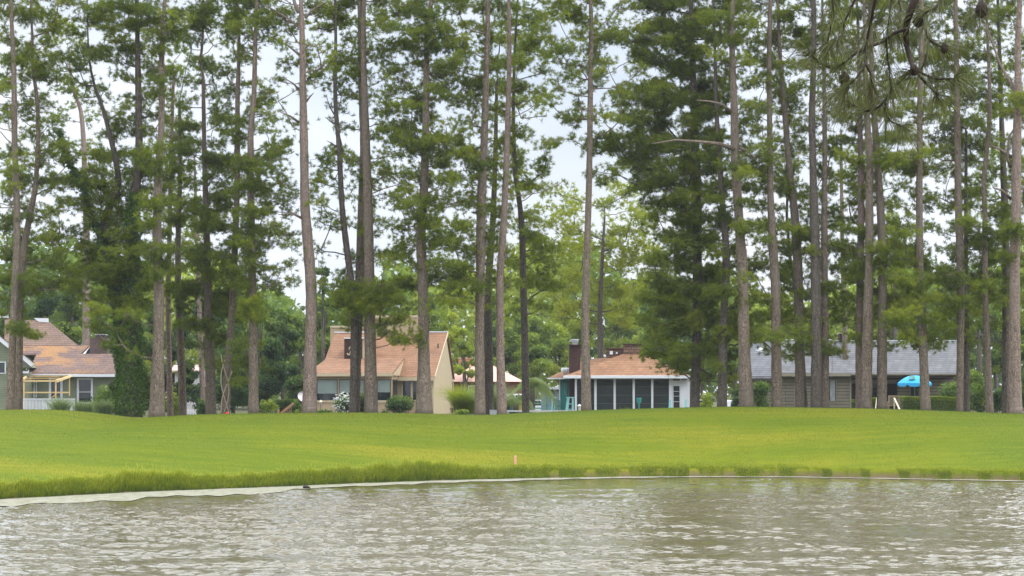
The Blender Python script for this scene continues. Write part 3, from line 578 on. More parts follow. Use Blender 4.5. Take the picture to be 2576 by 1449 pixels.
shrub('dark bush beside the parked white vehicle', 1853, 985, 18, 160, .1, dens=2)
shrub('dark bushy tree screening the top of the small white house', 478, 905, 30, 150, .15, size=.16, low=.35, lobes=16, dens=2.2)
shrub('leafy bush hiding the left half of the small white house', 444, 940, 24, 150, .3, size=.15, lobes=14, dens=2)
shrub('dark shrub right of the small white house under the pines', 560, 930, 40, 156, .12, size=.16, lobes=16, dens=2)
shrub('green garden bush filling the gap right of the vine-wrapped pine', 655, 930, 34, 170, .2, size=.16, lobes=14, dens=2)
shrub('broad dark evergreen under the dark pine by the hedge', 632, 860, 40, 172, .15, size=.18, dens=2)
shrub('dark undergrowth beyond the slim pale pine', 500, 950, 30, 168, .12, size=.16, dens=2)
shrub('dense green thicket between ivy pine and small white house', 405, 880, 46, 176, .22, size=.18, dens=2)
shrub('dark thicket behind the vine-wrapped pine', 575, 850, 42, 178, .14, size=.18, dens=2)
shrub('dark bush behind the wavy pine', 2475, 960, 34, 156, .2, size=.15, lobes=14, dens=2)
shrub('pale blooming bush right of the porch', 1778, 985, 26, 160, .66)
shrub('hanging green foliage in front of the left siding wall', 1915, 925, 34, 140, .25, dens=.7, size=.16)
for lb, x, yt, rx in (('low planting strip under the sunroom wall', 815, 1027, 30), ('low planting under the sunroom right of the leaning pine', 965, 1028, 14)): shrub(lb, x, yt, rx, 148, .25)
# clipped hedges as boxes of leaves
def hedge(label, x0, x1, yt, Y, depth, tone):
    s = mpp(Y); a, b = (x0-CX)*s, (x1-CX)*s; z0 = gz((a+b)/2, Y); h = P(x0, yt, Y).z-z0
    root = empty('hedge', ((a+b)/2, Y, z0-.05), label=label, cat='hedge', group='clipped hedges')
    hw = (b-a)/2; n = int(2600*((b-a)*h+(b-a)*depth)); u = rng.random((n, 3)); f = rng.random(n)
    c = np.stack([(u[:, 0]*2-1)*hw, (u[:, 1]*2-1)*depth/2, u[:, 2]*h], 1)
    c[:, 1] = np.where(f < .5, -depth/2+np.abs(rng.normal(0, .06, n)), c[:, 1]); c[:, 2] = np.where((f > .5) & (f < .8), h-np.abs(rng.normal(0, .05, n)), c[:, 2])
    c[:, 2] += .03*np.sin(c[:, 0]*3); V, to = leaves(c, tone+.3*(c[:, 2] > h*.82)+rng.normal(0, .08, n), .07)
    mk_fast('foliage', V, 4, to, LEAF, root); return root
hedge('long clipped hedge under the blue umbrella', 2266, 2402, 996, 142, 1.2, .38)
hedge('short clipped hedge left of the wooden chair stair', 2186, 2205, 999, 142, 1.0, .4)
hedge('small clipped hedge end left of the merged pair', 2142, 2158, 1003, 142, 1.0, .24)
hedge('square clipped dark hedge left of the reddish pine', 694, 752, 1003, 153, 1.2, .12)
# spiky grasses and palms
def spiky(label, x, ytop, rx, Y, n, mat, name='ornamental_grass', t0=.3, t1=.6, w=.03, cat='plant', lean=1.1):
    s = mpp(Y); bx = (x-CX)*s; z0 = gz(bx, Y); h = P(x, ytop, Y).z-z0
    root = empty(name, (bx, Y, z0), label=label, cat=cat)
    base = np.stack([rng.normal(0, rx*s*.3, n), rng.normal(0, rx*s*.3, n), np.zeros(n)], 1)
    V, T_ = blades(base, h*rng.uniform(.6, 1.1, n), w, np.full(n, t0)+rng.normal(0, .08, n), np.full(n, t1)+rng.normal(0, .12, n), lean); mk_fast('blades', V, 4, T_, mat, root)
spiky('feathery grey-green reed clump before the white deck rail', 152, 992, 26, 128, 380, REED, lean=.7)
spiky('feathery tall reed clump left of the ivy pine', 212, 1004, 34, 127, 600, REED, lean=.7)
spiky('grey-green reed clump right of the feathery tall one', 262, 1000, 26, 126, 500, REED, lean=.7)
spiky('spiky yellow-green shrub at the right corner of the tan house', 1168, 955, 26, 158, 1100, GRASSB, lean=1.0, t0=.3, t1=.8)
spiky('pale pampas clump between the two ringed pines', 1238, 950, 30, 146, 700, REED, lean=.8)
spiky('small spiky plant at the porch screen', 1573, 1021, 10, 150, 60, GRASSB, lean=.9, w=.04)
def palm(label, x, y0, ytop, R_, Y, nf):
    s = mpp(Y); bx = (x-CX)*s; z0 = gz(bx, Y); h = P(x, y0, Y).z-z0
    root = empty('palm', (bx, Y, z0), label=label, cat='palm', group='feather palms by the porch')
    MB().tube([(0, 0, -.1), (.03, 0, h*.6), (0, 0, h)], [.22, .19, .15], 10).build('trunk', BARKD, root, smooth=True)
    vv = []; tt = []
    for q in range(nf):
        a = rng.random()*6.283; el = rng.uniform(.15, 1.35); L = R_*rng.uniform(.8, 1.1); d = np.array([math.cos(a), math.sin(a), 0])
        t = np.linspace(0, 1, 26); cur = np.outer(t*L*math.cos(el), d)+np.outer(t*L*math.sin(el)-t**2*L*.95, [0, 0, 1])+[0, 0, h]
        sd = np.array([-d[1], d[0], 0])
        for k_ in range(1, 26):
            for sg in (-1, 1):
                dr = sd*sg*.8+d*.5+np.array([0, 0, -.45]); ll = .42*R_/1.5*math.sin(math.pi*min(1, .15+t[k_]*.85))+.06; u = np.array([0, 0, 1.])*.012+d*.012
                vv += [cur[k_]-u, cur[k_]+u, cur[k_]+dr*ll+u*.2, cur[k_]+dr*ll-u*.2]; tt += [.45+.25*t[k_]]*4
            u = np.array([0, 0, .015]); vv += [cur[k_-1]-u, cur[k_-1]+u, cur[k_]+u, cur[k_]-u]; tt += [.6]*4
    mk_fast('fronds', np.array(vv), 4, np.array(tt), REED, root)
palm('feather palm with dark stubby trunk left of the orange disc', 1297, 1012, 940, 1.9, 146, 34)
palm('larger feather palm arching behind the crooked pine', 1338, 968, 925, 2.0, 152, 40)
# flowering shrub
r_ = shrub('shrub covered in white blossoms in front of the sunroom', 864, 985, 30, 149, .2, dens=1.6)
n = 260; c = unit(n)*(rng.random((n, 1))**.3)*np.array([.75, .75, .7])+np.array([0, -.1, .85]); c[:, 2] = np.abs(c[:, 2])
V = []; 
for q in c:
    m_ = 5; V.append(leaves(q+rng.normal(0, .025, (m_, 3)), np.full(m_, .5), .085)[0])
WHITE = plain('white_petals', (.82, .82, .78), .6, .03)
mk_fast('blossoms', np.concatenate(V), 4, np.full(n*20, .5), WHITE, r_)
# ------------------------------------------------ houses
class House:
    def __init__(s, name, label, x0, Y, ang=0, z=ZG, cat='house'):
        s.o = Vector(((x0-CX)/FPX*Y, Y, z)); s.a = ang
        s.root = empty(name, s.o, -ang, label=label, cat=cat)
        s.ux = Vector((math.cos(ang), -math.sin(ang), 0)); s.uy = Vector((math.sin(ang), math.cos(ang), 0))
    def p(s, x, y, yl=0):
        d = ray(x, y); c = Vector((0, 0, CAMZ)); k = ((s.o-c).dot(s.uy)+yl)/d.dot(s.uy); q = c+d*k-s.o
        return (q.dot(s.ux), yl, q.z)
    def box(s, name, rects, mat, parent=None, bevel=0):
        """rects: (x0,x1,ytop,ybot,yl_front,depth); ybot None -> into the ground"""
        m = MB()
        for x0, x1, yt, yb, f, dp in rects:
            a = s.p(x0, yt, f); b = s.p(x1, yb if yb else yt+5, f)
            m.box(a[0], b[0], f, f+dp, b[2] if yb else -.3, a[2])
        return m.build(name, mat, parent or s.root, bevel=bevel)
    def poly(s, name, pts, off, mat, parent=None):
        return MB().prism([s.p(*q) for q in pts], off).build(name, mat, parent or s.root)
    def lpoly(s, name, polys, off, mat, parent=None):
        m = MB()
        for q in polys: m.prism(q, off)
        return m.build(name, mat, parent or s.root)
    def window(s, x0, x1, yt, yb, f, frame, glass, panes=1, hbar=None, fr=2.2, name='window', blind=None):
        w = s.box(name, [(x0, x1, yt, yb, f-.015, .012)], glass)
        bars = [(x0-fr, x1+fr, yt-fr, yt, f-.06, .1), (x0-fr, x1+fr, yb, yb+fr, f-.05, .1), (x0-fr, x0, yt, yb, f-.06, .1), (x1, x1+fr, yt, yb, f-.06, .1)]
        for k in range(1, panes): xm = x0+(x1-x0)*k/panes; bars.append((xm-.7, xm+.7, yt, yb, f-.02, .05))
        if hbar: bars.append((x0, x1, hbar-.8, hbar+.8, f-.02, .05))
        s.box('frame', bars, frame, w)
        if blind: s.box('blind', [(x0+.5, x1-.5, yt+.5, blind, f-.03, .012)], BLIND, w)
        return w
WT = plain('white_trim', (.66, .67, .68), .5, .04); GLASS = None
m, nt, out = newmat('dark_glass'); pbr(nt, out, (.012, .018, .018), .04, None, .8); GLASS = m
BLIND = courses('window_blind', (.23, .28, .25), (.26, .3, .27), (.15, .19, .17), .06, 9, .012)
TAN = courses('tan_vertical_siding', (.42, .315, .195), (.40, .30, .185), (.36, .265, .16), 9, .3, .01, 0, .8)
TANW = plain('tan_side_siding', (.47, .38, .24), .8, .06, 3)
TANT = plain('tan_trim', (.5, .40, .26), .7, .05)
SH_T = courses('terracotta_shingles', (.27, .148, .085), (.225, .12, .068), (.165, .09, .05), .13, .5, .018)
SH_B = courses('brown_shingles', (.3, .16, .085), (.23, .12, .065), (.16, .085, .05), .13, .45, .02)
SH_D = courses('dark_brown_shingles', (.16, .09, .055), (.1, .055, .035), (.05, .03, .02), .2, .4, .03)
SH_G = courses('grey_shingles', (.15, .148, .145), (.115, .115, .115), (.075, .075, .078), .15, .5, .02, streak=((.3, .22, .17), .62, None, .6))
SH_L = courses('littered_roof_shingles', (.2, .13, .1), (.15, .1, .085), (.1, .07, .06), .14, .5, .02, streak=((.36, .195, .085), .51, (-1.5, 4.2), .9))
SH_L2 = courses('brown_roof_shingles', (.19, .125, .09), (.15, .098, .072), (.1, .068, .05), .14, .5, .02)
BRK = courses('dark_brick', (.075, .035, .028), (.045, .024, .02), (.03, .02, .018), .09, .25, .012)
BRKL = courses('weathered_brick', (.12, .07, .06), (.07, .045, .04), (.16, .13, .115), .09, .25, .015)
SAGE = courses('sage_siding', (.2, .215, .145), (.195, .21, .14), (.15, .165, .11), .14, 9, .015)
SAGEP = plain('sage_stucco', (.2, .22, .15), .85, .05, 3)
OLV = courses('olive_lap_siding', (.2, .175, .125), (.19, .165, .12), (.09, .08, .055), .22, 9, .03)
OLVT = plain('olive_trim', (.23, .2, .145), .8, .05)
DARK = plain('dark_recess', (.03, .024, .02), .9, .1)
LUM = plain('fresh_lumber', (.6, .43, .2), .75, .12, 5)
TEAL = plain('teal_siding', (.03, .23, .2), .7, .08, 4)
LTEAL = plain('light_teal_paint', (.28, .56, .55), .6, .05)
# --- tan contemporary house
h = House('tan_house', 'tan contemporary house with steep terracotta shed roof and script letter chimney', 1091, 165, R(9.4))
lx0 = h.p(839, 839, 4.6)[0]; W0 = lx0+.1
zr = h.p(1100, 839, 4.6)[2]; ze = h.p(1091, 943, 0)[2]
mw = MB(); mw.box(W0+.15, -.12, .0, 7.0, -.3, ze-.1)
wall = mw.build('wall', TAN, h.root)
m = MB(); m.prism([(-.12, 0, -.3), (-.12, 7.1, -.3), (-.12, 7.1, ze-.15), (-.12, 4.6, zr-.12), (-.12, 0, ze-.1)], (.12, 0, 0)); m.build('side_wall', TANW, h.root)
MB().prism([(W0+.02, 0, -.3), (W0+.02, 7.1, -.3), (W0+.02, 7.1, ze-.15), (W0+.02, 4.6, zr-.12), (W0+.02, 0, ze-.1)], (.12, 0, 0)).build('side_wall', TANW, h.root)
e0 = -.3; sl_ = (zr-ze)/(4.6)
roof = MB(); roof.prism([(W0, e0, ze-.3*sl_), (.12, e0, ze-.3*sl_), (.12, 4.6, zr), (W0, 4.6, zr)], (0, .06, .1)); roof.build('roof', SH_T, h.root)
MB().prism([(W0, 4.72, zr), (.12, 4.72, zr), (.12, 7.4, ze-.3), (W0, 7.4, ze-.3)], (0, .05, .1)).build('roof', SH_T, h.root)
MB().box(W0-.02, .14, 4.55, 4.75, zr+.08, zr+.16).build('ridge_cap', WT, h.root)
MB().prism([(.122, e0, ze-.3*sl_-.12), (.122, 4.6, zr-.12), (.122, 4.6, zr+.1), (.122, e0, ze-.3*sl_+.1)], (.05, 0, 0)).build('rake_board', TANT, h.root)
MB().box(-4.2, .1, e0-.06, e0, ze-.42, ze-.16).build('fascia', TANT, h.root)
# sunroom
s0 = -2.2; xa = h.p(797, 943, s0)[0]-.6; xb = h.p(986, 943, s0)[0]; zs_ = h.p(900, 941, s0)[2]; zt_ = h.p(900, 905, 1.5)[2]
kk = (zt_-zs_)/3.7
MB().prism([(xa-.1, s0-.25, zs_-.02), (xb+.12, s0-.25, zs_-.02), (xb+.12, 1.5, zt_+.05), (xa+.5, 1.5, zt_+.05)], (0, 0, .1)).build('roof', SH_T, h.root)
MB().prism([(xb-.0, s0, zs_-.1), (xb, .2, zs_-.1), (xb, 1.4, zt_-.0), (xb, s0, zs_)], (.1, 0, 0)).build('gable_infill', TANT, h.root)
MB().box(xa-.1, xb+.12, s0-.31, s0-.25, zs_-.16, zs_+.07).build('fascia', TANT, h.root)
zb = h.p(900, 1008, s0)[2]; zw = h.p(900, 954, s0)[2]
sm = MB(); sm.box(xa, xb, s0, s0+.12, -.3, zb); sm.box(xa, xb, s0+.001, s0+.12, zw, zs_-.02); sm.box(xb-.121, xb-.001, s0+.12, 0, -.3, zb); sm.box(xb-.121, xb-.001, s0+.12, 0, zw, zs_-.1)
for q in (850.5, 917, 947, 984): c_ = h.p(q, 980, s0)[0]; sm.box(c_-.07, c_+.07, s0+.002, s0+.13, zb, zw)
sm.build('sunroom_wall', TAN, h.root)
MB().box(xa-.05, xb+.06, s0-.06, s0-.002, zb-.12, zb+.02).build('sill', TANT, h.root)
MB().box(xa+.1, xb-.15, s0+1.9, s0+1.95, -.2, zs_-.1).build('inner_wall', DARK, h.root)
FRD = plain('dark_bronze_frame', (.05, .045, .04), .5, .05)
for x0, x1, pn, bl in ((797.5, 848, 2, 990), (854, 915, 2, 988), (919, 945, 1, 986), (950, 982, 1, 987)): h.window(x0, x1, 955.5, 1006, s0+.03, FRD, GLASS, pn, None, 1.0, blind=bl)
w_ = MB().box(xb-.06, xb-.02, s0+.5, -.3, zb+.02, zw).build('window', GLASS, h.root)
h.window(1013, 1033, 955, 1006, 0, TANT, GLASS, 1, None, 2.5); h.window(1038, 1058, 955, 1006, 0, TANT, GLASS, 1, None, 2.5)
# chimney block, tower boxes, skylights
ch = h.box('chimney', [(866, 911, 852, 915, 1.2, 1.5)], BRK)
h.box('chimney_side', [(911.5, 921, 852, 915, 1.25, 1.4)], TANW, ch); h.box('chimney_cap', [(866, 922, 849.3, 851.8, 1.1, 1.7)], WT, ch)
def scr(pts, r=.045): return [h.p(x, y, 1.16) for x, y in pts]
mm = MB(); mm.tube(scr([(873.5, 888.5), (875, 891.8), (878.5, 892.4), (881.5, 888.5), (884, 880), (887, 872), (889, 867.5)]), [.05, .06, .06, .075, .08, .06, .04], 6)
mm.tube(scr([(878.6, 880.5), (878.4, 876.5), (881, 873), (887, 869.5), (894, 869), (899, 872), (899, 877), (894, 880.5), (887, 881.5)]), [.04, .05, .05, .045, .05, .06, .06, .05, .035], 6)
mm.tube(scr([(890, 881.5), (894, 885), (897, 890), (902, 892), (906, 889)]), [.04, .06, .06, .05, .03], 6)
mm.build('script_letter', TANT, ch, smooth=True)
h.box('tower', [(831, 962, 821, 872, 5.0, 1.5)], TAN); h.box('tower_trim', [(830.6, 962, 819.3, 823.5, 4.92, 1.66)], TANT)
h.box('tower', [(944.5, 1051, 796, 846, 4.2, 1.9)], TAN); h.box('tower_trim', [(944, 1051.5, 793.8, 798.5, 4.12, 2.06)], TANT)
def on_sun(x, y):   # point on the sunroom roof plane
    lo, hi = s0, 1.5
    for _ in range(30):
        md = (lo+hi)/2; q = h.p(x, y, md)
        if q[2] > zs_+(md-s0+.25)*kk+.1: lo, hi = lo, md
        else: lo = md
    return h.p(x, y, md)
for a in (((815.5, 934.5), (838, 934.5), (844.5, 925.5), (822, 925.5)), ((945, 932), (958, 932), (965, 923.5), (951, 923.5))):
    MB().prism([on_sun(*q) for q in a], (0, -.02, .09)).build('skylight', plain('skylight_dome', (.42, .48, .5), .15, .03, spec=.8), h.root)
MB().box(0.0, .14, 6.3, 6.75, .35, 1.3).build('meter_box', TANT, h.root)
MB().tube([(.1, 6.95, -.2), (.1, 6.95, 2.5)], .035, 6).build('downpipe', TANT, h.root)
h.box('vent_pipe', [(1022.5, 1024, 858, 866, 3.2, .05)], WT)
mm = MB(); q = h.p(1023.8, 0, 3.3); zq = ze+3.3*sl_; mm.tube([(q[0]+2.45, 2.9, ze+2.9*sl_), (q[0]+2.45, 2.9, ze+2.9*sl_+.35)], .05, 8); mm.build('vent_pipe', FRD, h.root)
# --- pink-roofed house beyond
h = House('pink_roofed_house', 'low house with salmon pink hipped roof seen behind the straight pine', 1228, 200, 0, 1.45)
PINK = plain('salmon_roof', (.62, .36, .27), .8, .06, 3); ORG = courses('orange_shingles', (.5, .25, .12), (.44, .21, .1), (.35, .16, .08), .2, .6, .02)
m = MB()
A = [h.p(1130, 960, 0), h.p(1319, 960, 0)]; B_ = [h.p(1160, 917, 4.2), h.p(1235, 917, 4.2)]; D_ = [(A[1][0]+0, 9, A[1][2]), (A[0][0], 9, A[0][2])]
m.add([A[0], A[1], B_[1], B_[0], D_[0], D_[1]], [(0, 1, 2, 3), (1, 4, 2), (4, 5, 3, 2), (5, 0, 3), (0, 5, 4, 1)]); m.build('roof', PINK, h.root)
h.box('roof_monitor', [(1153, 1232, 901, 919, 4.0, 1.2)], ORG); h.box('monitor_cap', [(1151.5, 1233, 899.5, 901.8, 3.9, 1.4)], TANT)
h.box('wall', [(1138, 1311, 960.5, None, .6, 8)], plain('maroon_wall', (.14, .035, .03), .8, .1)); h.window(1180, 1200, 972, 995, .6, WT, GLASS)
# --- porch house
h = House('porch_house', 'house with brown hipped roof and white-framed screened porch', 1590, 165)
ev = [h.p(1419, 946, -.5), h.p(1738, 946, -.5)]; rg = [h.p(1571, 889, 3.2), h.p(1618, 889, 3.2)]; bk = [(ev[1][0], 7.5, ev[1][2]), (ev[0][0], 7.5, ev[0][2])]
MB().add([ev[0], ev[1], rg[1], rg[0], bk[0], bk[1]], [(0, 1, 2, 3), (1, 4, 2), (4, 5, 3, 2), (5, 0, 3), (0, 5, 4, 1)]).build('roof', SH_B, h.root)
ev2 = [h.p(1379, 951, 2.6), h.p(1600, 951, 2.6)]; rg2 = [h.p(1470, 905, 6.0), h.p(1600, 893, 6.0)]
MB().add([ev2[0], ev2[1], rg2[1], rg2[0], (ev2[1][0], 9.4, ev2[1][2]), (ev2[0][0], 9.4, ev2[0][2])], [(0, 1, 2, 3), (1, 4, 2), (4, 5, 3, 2), (5, 0, 3), (0, 5, 4, 1)]).build('roof', SH_B, h.root)
h.box('gutter', [(1417, 1739, 944.8, 952, -.62, .14)], WT, bevel=.02); h.box('gutter', [(1377, 1440, 950.5, 954, 2.46, .14)], WT)
c_ = h.box('chimney', [(1432, 1460, 869, None, 1.2, 1.0)], BRK); h.box('chimney_collar', [(1430.5, 1461.5, 866.5, 869.5, 1.1, 1.2)], BRK, c_)
q = h.p(1446, 866.5, 1.7); MB().lathe([(.2, 0), (.2, .14), (.28, .16), (.3, .2), (.24, .22), (.24, .3), (.32, .32), (.3, .36), (0.01, .38)], q, 14).build('flue_cap', plain('galvanised_metal', (.45, .44, .42), .4, .1), c_, smooth=False)
mo = h.box('roof_monitor', [(1526, 1567, 877, 900, 3.4, 1.5)], SH_D); h.box('monitor_cap', [(1524.5, 1568, 874.5, 877.5, 3.3, 1.7)], SH_D, mo); h.box('vent', [(1534, 1541.5, 883, 891.5, 3.34, .1)], WT, mo); h.box('vent', [(1549.5, 1553.5, 885.5, 890, 3.34, .1)], WT, mo)
MB().prism([h.p(1567.5, 889.5, 3.0), h.p(1616, 889.5, 3.0), h.p(1612.5, 866.5, 3.2), h.p(1570, 866.5, 3.2)], (0, 1.4, 0)).build('roof_monitor', SH_D, h.root); h.box('monitor_cap', [(1569, 1613.5, 864.3, 866.8, 3.05, 1.6)], SH_D)
for xx in (1418.3, 1425): q = h.p(xx, 938, 2.4); MB().lathe([(.06, -.2), (.07, .0), (.17, .05), (.2, .28), (.14, .36), (.04, .38)], q, 12).build('roof_vent', WT, h.root, smooth=True)
# porch frame
posts = [(1446.5, 1451.5), (1495, 1501), (1543.5, 1549), (1591.5, 1597), (1638, 1643.5), (1683, 1692), (1711, 1714.5), (1729, 1735)]
h.box('porch_frame', [(a, b, 951.5, None, .0, .16) for a, b in posts]+[(1451.5, 1735, 951, 954, .01, .14), (1692, 1729, 957, 969, .02, .12)], WT)
SCR = plain('porch_screen', (.022, .03, .026), .5, .2, 2, spec=.3)
spans = [(1451.5, 1495), (1501, 1543.5), (1549, 1591.5), (1597, 1638), (1643.5, 1683)]
for a, b in spans:
    z = h.box('screen', [(a, b, 954, None, .1, .02)], SCR)
    h.box('screen_rail', [(a, b, y-.35, y+.35, .07, .03) for y in (973, 994, 1015)], plain('grey_rail', (.13, .14, .135), .6, .05), z)
z = h.box('screen', [(1692, 1711, 969, None, .11, .02)], SCR)
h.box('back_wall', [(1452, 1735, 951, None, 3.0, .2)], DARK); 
dr = h.box('door', [(1692.5, 1694.2, 969, None, .05, .05), (1709.5, 1711, 969, None, .05, .05), (1694.2, 1709.5, 969, 971, .05, .05), (1694.2, 1709.5, 984, 985, .05, .05), (1694.2, 1709.5, 996, 997, .05, .05), (1694.2, 1709.5, 1010, 1011, .05, .05)], WT)
h.box('door_panel', [(1714.5, 1729, 956, None, .03, .1)], WT)
h.box('wall', [(1409.5, 1433, 954, None, 3.0, 4)], TEAL); h.box('corner_trim', [(1406.5, 1409.3, 954, None, 2.95, .3)], WT); h.box('wall', [(1734, 1750, 952, None, 1.0, 5)], OLVT)
h.box('wind_chime', [(x, x+.7, 962+k*1.5, 992+k*3, 2.8, .02) for k, x in enumerate((1419.5, 1422, 1424.5))], plain('chime_metal', (.3, .33, .3), .4, .05))
h.box('downpipe', [(1447, 1450, 953, 960, -.45, .1), (1446, 1449, 960, None, -.2, .1)], WT)
# --- blue-grey shed
h = House('garden_shed', 'blue-grey shed with white eave between the palms and the teal wall', 1388, 186, 0, 1.45, cat='shed')
h.box('wall', [(1362, 1412, 981, None, 0, 3)], courses('bluegrey_siding', (.2, .27, .3), (.19, .26, .29), (.13, .18, .2), .2, 9, .02)); h.box('roof', [(1356, 1416, 974, 980.5, -.4, 3.8)], plain('pale_grey_roof', (.42, .43, .43), .7, .12)); h.box('eave_board', [(1356, 1416, 979.6, 981.5, -.46, .05)], DARK)
# --- grey-roofed ranch
h = House('ranch_house', 'long low house with grey shingle roof and olive lap siding', 2140, 158)
def roofseg(x0, x1, yr, ye, nm='roof', mat=SH_G, f=-.6, b=5.0):
    p0, p1 = h.p(x0, ye, f), h.p(x1, ye, f); r0, r1 = h.p(x0, yr, b), h.p(x1, yr, b)
    MB().add([p0, p1, r1, r0, (r1[0], b+5.6, p1[2]), (r0[0], b+5.6, p0[2]), (p0[0], f, p0[2]-.12), (p1[0], f, p1[2]-.12), (r1[0], b+5.6, p1[2]-.12), (r0[0], b+5.6, p0[2]-.12)], [(0, 1, 2, 3), (3, 2, 4, 5), (0, 6, 7, 1), (5, 4, 8, 9), (0, 3, 5), (1, 4, 2), (0, 5, 9, 6), (1, 7, 8, 4), (6, 9, 8, 7)]).build(nm, mat, h.root)
roofseg(1947, 2093, 855, 938); roofseg(2093.5, 2408, 857.5, 939.5)
roofseg(1888, 1946.5, 858, 950, mat=courses('dark_grey_shingles', (.15, .155, .16), (.12, .12, .125), (.08, .08, .085), .15, .5, .02))
h.box('ridge_cap', [(1947, 2093, 853.4, 855.4, 4.9, .2), (2093.5, 2408, 855.8, 857.8, 4.9, .2)], WT)
q = h.p(1911, 880, 3.6); MB().lathe([(.3, -.25), (.3, -.05), (.26, .06), (.15, .13), (.02, .15)], q, 16).build('dome_vent', WT, h.root, smooth=True)
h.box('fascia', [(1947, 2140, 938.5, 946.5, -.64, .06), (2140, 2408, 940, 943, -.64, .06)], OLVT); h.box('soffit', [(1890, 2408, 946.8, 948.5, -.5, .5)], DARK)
h.box('wall', [(1890, 2140, 948, None, 0, 8), (2258, 2292, 968, None, 2.0, 3)], OLV)
h.box('corner_board', [(2137.5, 2141.5, 948, None, -.03, .1), (2066, 2071, 956, None, -.03, .05), (1998, 2001, 948, None, -.03, .05)], OLVT)
h.box('porch_beam', [(2141.5, 2400, 943.5, 950, .3, .2), (2141.5, 2400, 955, 965, 1.5, .2)], OLVT)
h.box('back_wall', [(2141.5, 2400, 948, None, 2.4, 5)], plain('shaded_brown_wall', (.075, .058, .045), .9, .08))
h.box('patio_door', [(2188, 2206, 966, None, 2.3, .06)], GLASS); h.window(2086, 2103, 957, 1008, -.02, OLVT, GLASS, 1, None, 1.6)
h.box('curtain', [(2088, 2101, 957.5, 1008, -.055, .01)], plain('pale_curtain', (.25, .27, .26), .9, .25, 3)); h.window(2291, 2311, 958, 996, 1.2, OLVT, GLASS, 1, None, 2)
h.window(2318, 2330, 958, 996, 1.2, OLVT, GLASS, 1, None, 2)
h.box('wall', [(2258, 2336, 953, 957.5, 1.25, .5), (2258, 2289, 957.5, None, 1.25, .5), (2312, 2317, 957.5, None, 1.25, .5), (2331, 2400, 957.5, None, 1.25, .5), (2289, 2331, 998, None, 1.25, .5)], OLV)
c_ = h.box('chimney', [(2112, 2131, 840, 858, 4.6, .8)], BRK); h.box('chimney_cap', [(2110.5, 2132.5, 837.3, 839.8, 4.5, 1.0)], plain('stone_cap', (.32, .27, .24), .8, .1), c_)
# --- sage house on the left
h = House('sage_house', 'sage green house with leaf-littered brown roof and brick chimney at the left', 160, 150)
h.box('wall', [(50, 310, 944, None, 0, 6)], SAGEP)
def rf(nm, pts, mat, off=(0, .03, .08)): return h.poly(nm, pts, off, mat)
rf('roof', [(70, 941, -.5), (305, 941, -.5), (305, 893, 2.6), (92, 893, 2.6)], SH_L)
rf('roof', [(54, 893.2, 2.61), (202, 893.2, 2.61), (226, 871.5, 4.0), (54, 871.5, 4.0)], SH_L)
h.box('gable_end', [(203, 232, 874, 941, 4.1, 2)], SAGE); h.box('ridge_flashing', [(113, 227, 870.8, 872.3, 3.95, .1)], WT)
h.poly('rake_board', [(205, 894, 2.5), (211, 894, 2.5), (226.5, 874, 3.9), (226.5, 871, 3.9)], (0, .05, 0), WT)
h.box('gutter', [(178, 305, 940.8, 948, -.62, .12)], WT); h.box('gutter', [(60, 178, 940.8, 944, -.62, .12)], WT)
rf('roof', [(10, 872, 3.9), (196, 872, 3.9), (123, 811, 7.2), (12, 803, 7.2)], SH_L2)
rf('roof', [(10, 870, 11), (196, 872, 11), (123, 811, 7.25), (12, 803, 7.25)], SH_L2)
h.poly('ridge_trim', [(84, 800, 7.0), (121.5, 800.5, 7.0), (121.5, 811, 7.0), (98, 809.5, 7.0)], (0, .1, 0), WT); h.box('ridge_trim', [(-30, 20, 791, 799, 7.0, .2)], WT)
# front gabled wing reaching out of the left edge of the photo
h.poly('gable_wall', [(-110, 925, -1.2), (74, 935, -1.2), (74, 1045, -1.2), (-110, 1045, -1.2)], (0, 2, 0), SAGE)
h.poly('gable_wall', [(-110, 925, -1.201), (80, 925, -1.201), (-20, 836, -1.201)], (0, 1.5, 0), SAGE)
h.poly('rake_board', [(83, 919, -1.4), (78, 922, -1.4), (-20, 843, -1.4), (-20, 831, -1.4), (86, 915, -1.4)], (0, .12, 0), WT)
rf('roof', [(86, 914.5, -1.42), (-20, 830, -1.42), (-20, 830, 4), (75, 905, 4)], SH_L2, (0, 0, .05)); h.box('string_course', [(40, 72, 934, 939, -1.27, .06)], WT)
h.window(-6, 12, 912, 938, -1.2, WT, GLASS)
h.window(198, 229, 955, 1012, 0, WT, GLASS, 1, 986, 4.2); h.window(128, 152, 955, 1010, 0, WT, GLASS, 1, None, 5); h.window(66, 84, 955, 1004, 0, WT, GLASS, 2, None, 3)
h.box('window_trim', [(90, 92.5, 958, 1000, -.04, .05), (265, 269, 970, 1010, -.04, .05)], WT)
c_ = h.box('chimney', [(226, 268, 850, 895, 3.0, 1.2)], BRKL); h.box('chimney_pot', [(240, 262, 842.5, 850, 3.2, .8)], BRKL, c_); h.box('chimney_cap', [(238.5, 265, 841, 842.3, 3.1, 1)], WT, c_); h.box('chimney_shoulder', [(227, 305, 892.5, 895, 2.7, .6)], BRKL, c_)
h = House('pergola', 'unfinished fresh-lumber porch frame on the sage green house', 116, 148.5, cat='pergola')
h.box('post', [(57.5, 61.5, 962, None, -1.2, .1)], LUM); h.box('post', [(138.5, 141.5, 955, None, -1.2, .1)], LUM); h.box('post', [(173.5, 175.5, 950, 996, .9, .08)], LUM)
h.box('beam', [(56, 140, 956, 960.5, -1.22, .12)], LUM); h.box('beam', [(68, 178, 943.5, 947, .9, .1)], LUM); h.box('mid_rail', [(57, 175, 985.5, 989, -1.1, .06)], LUM)
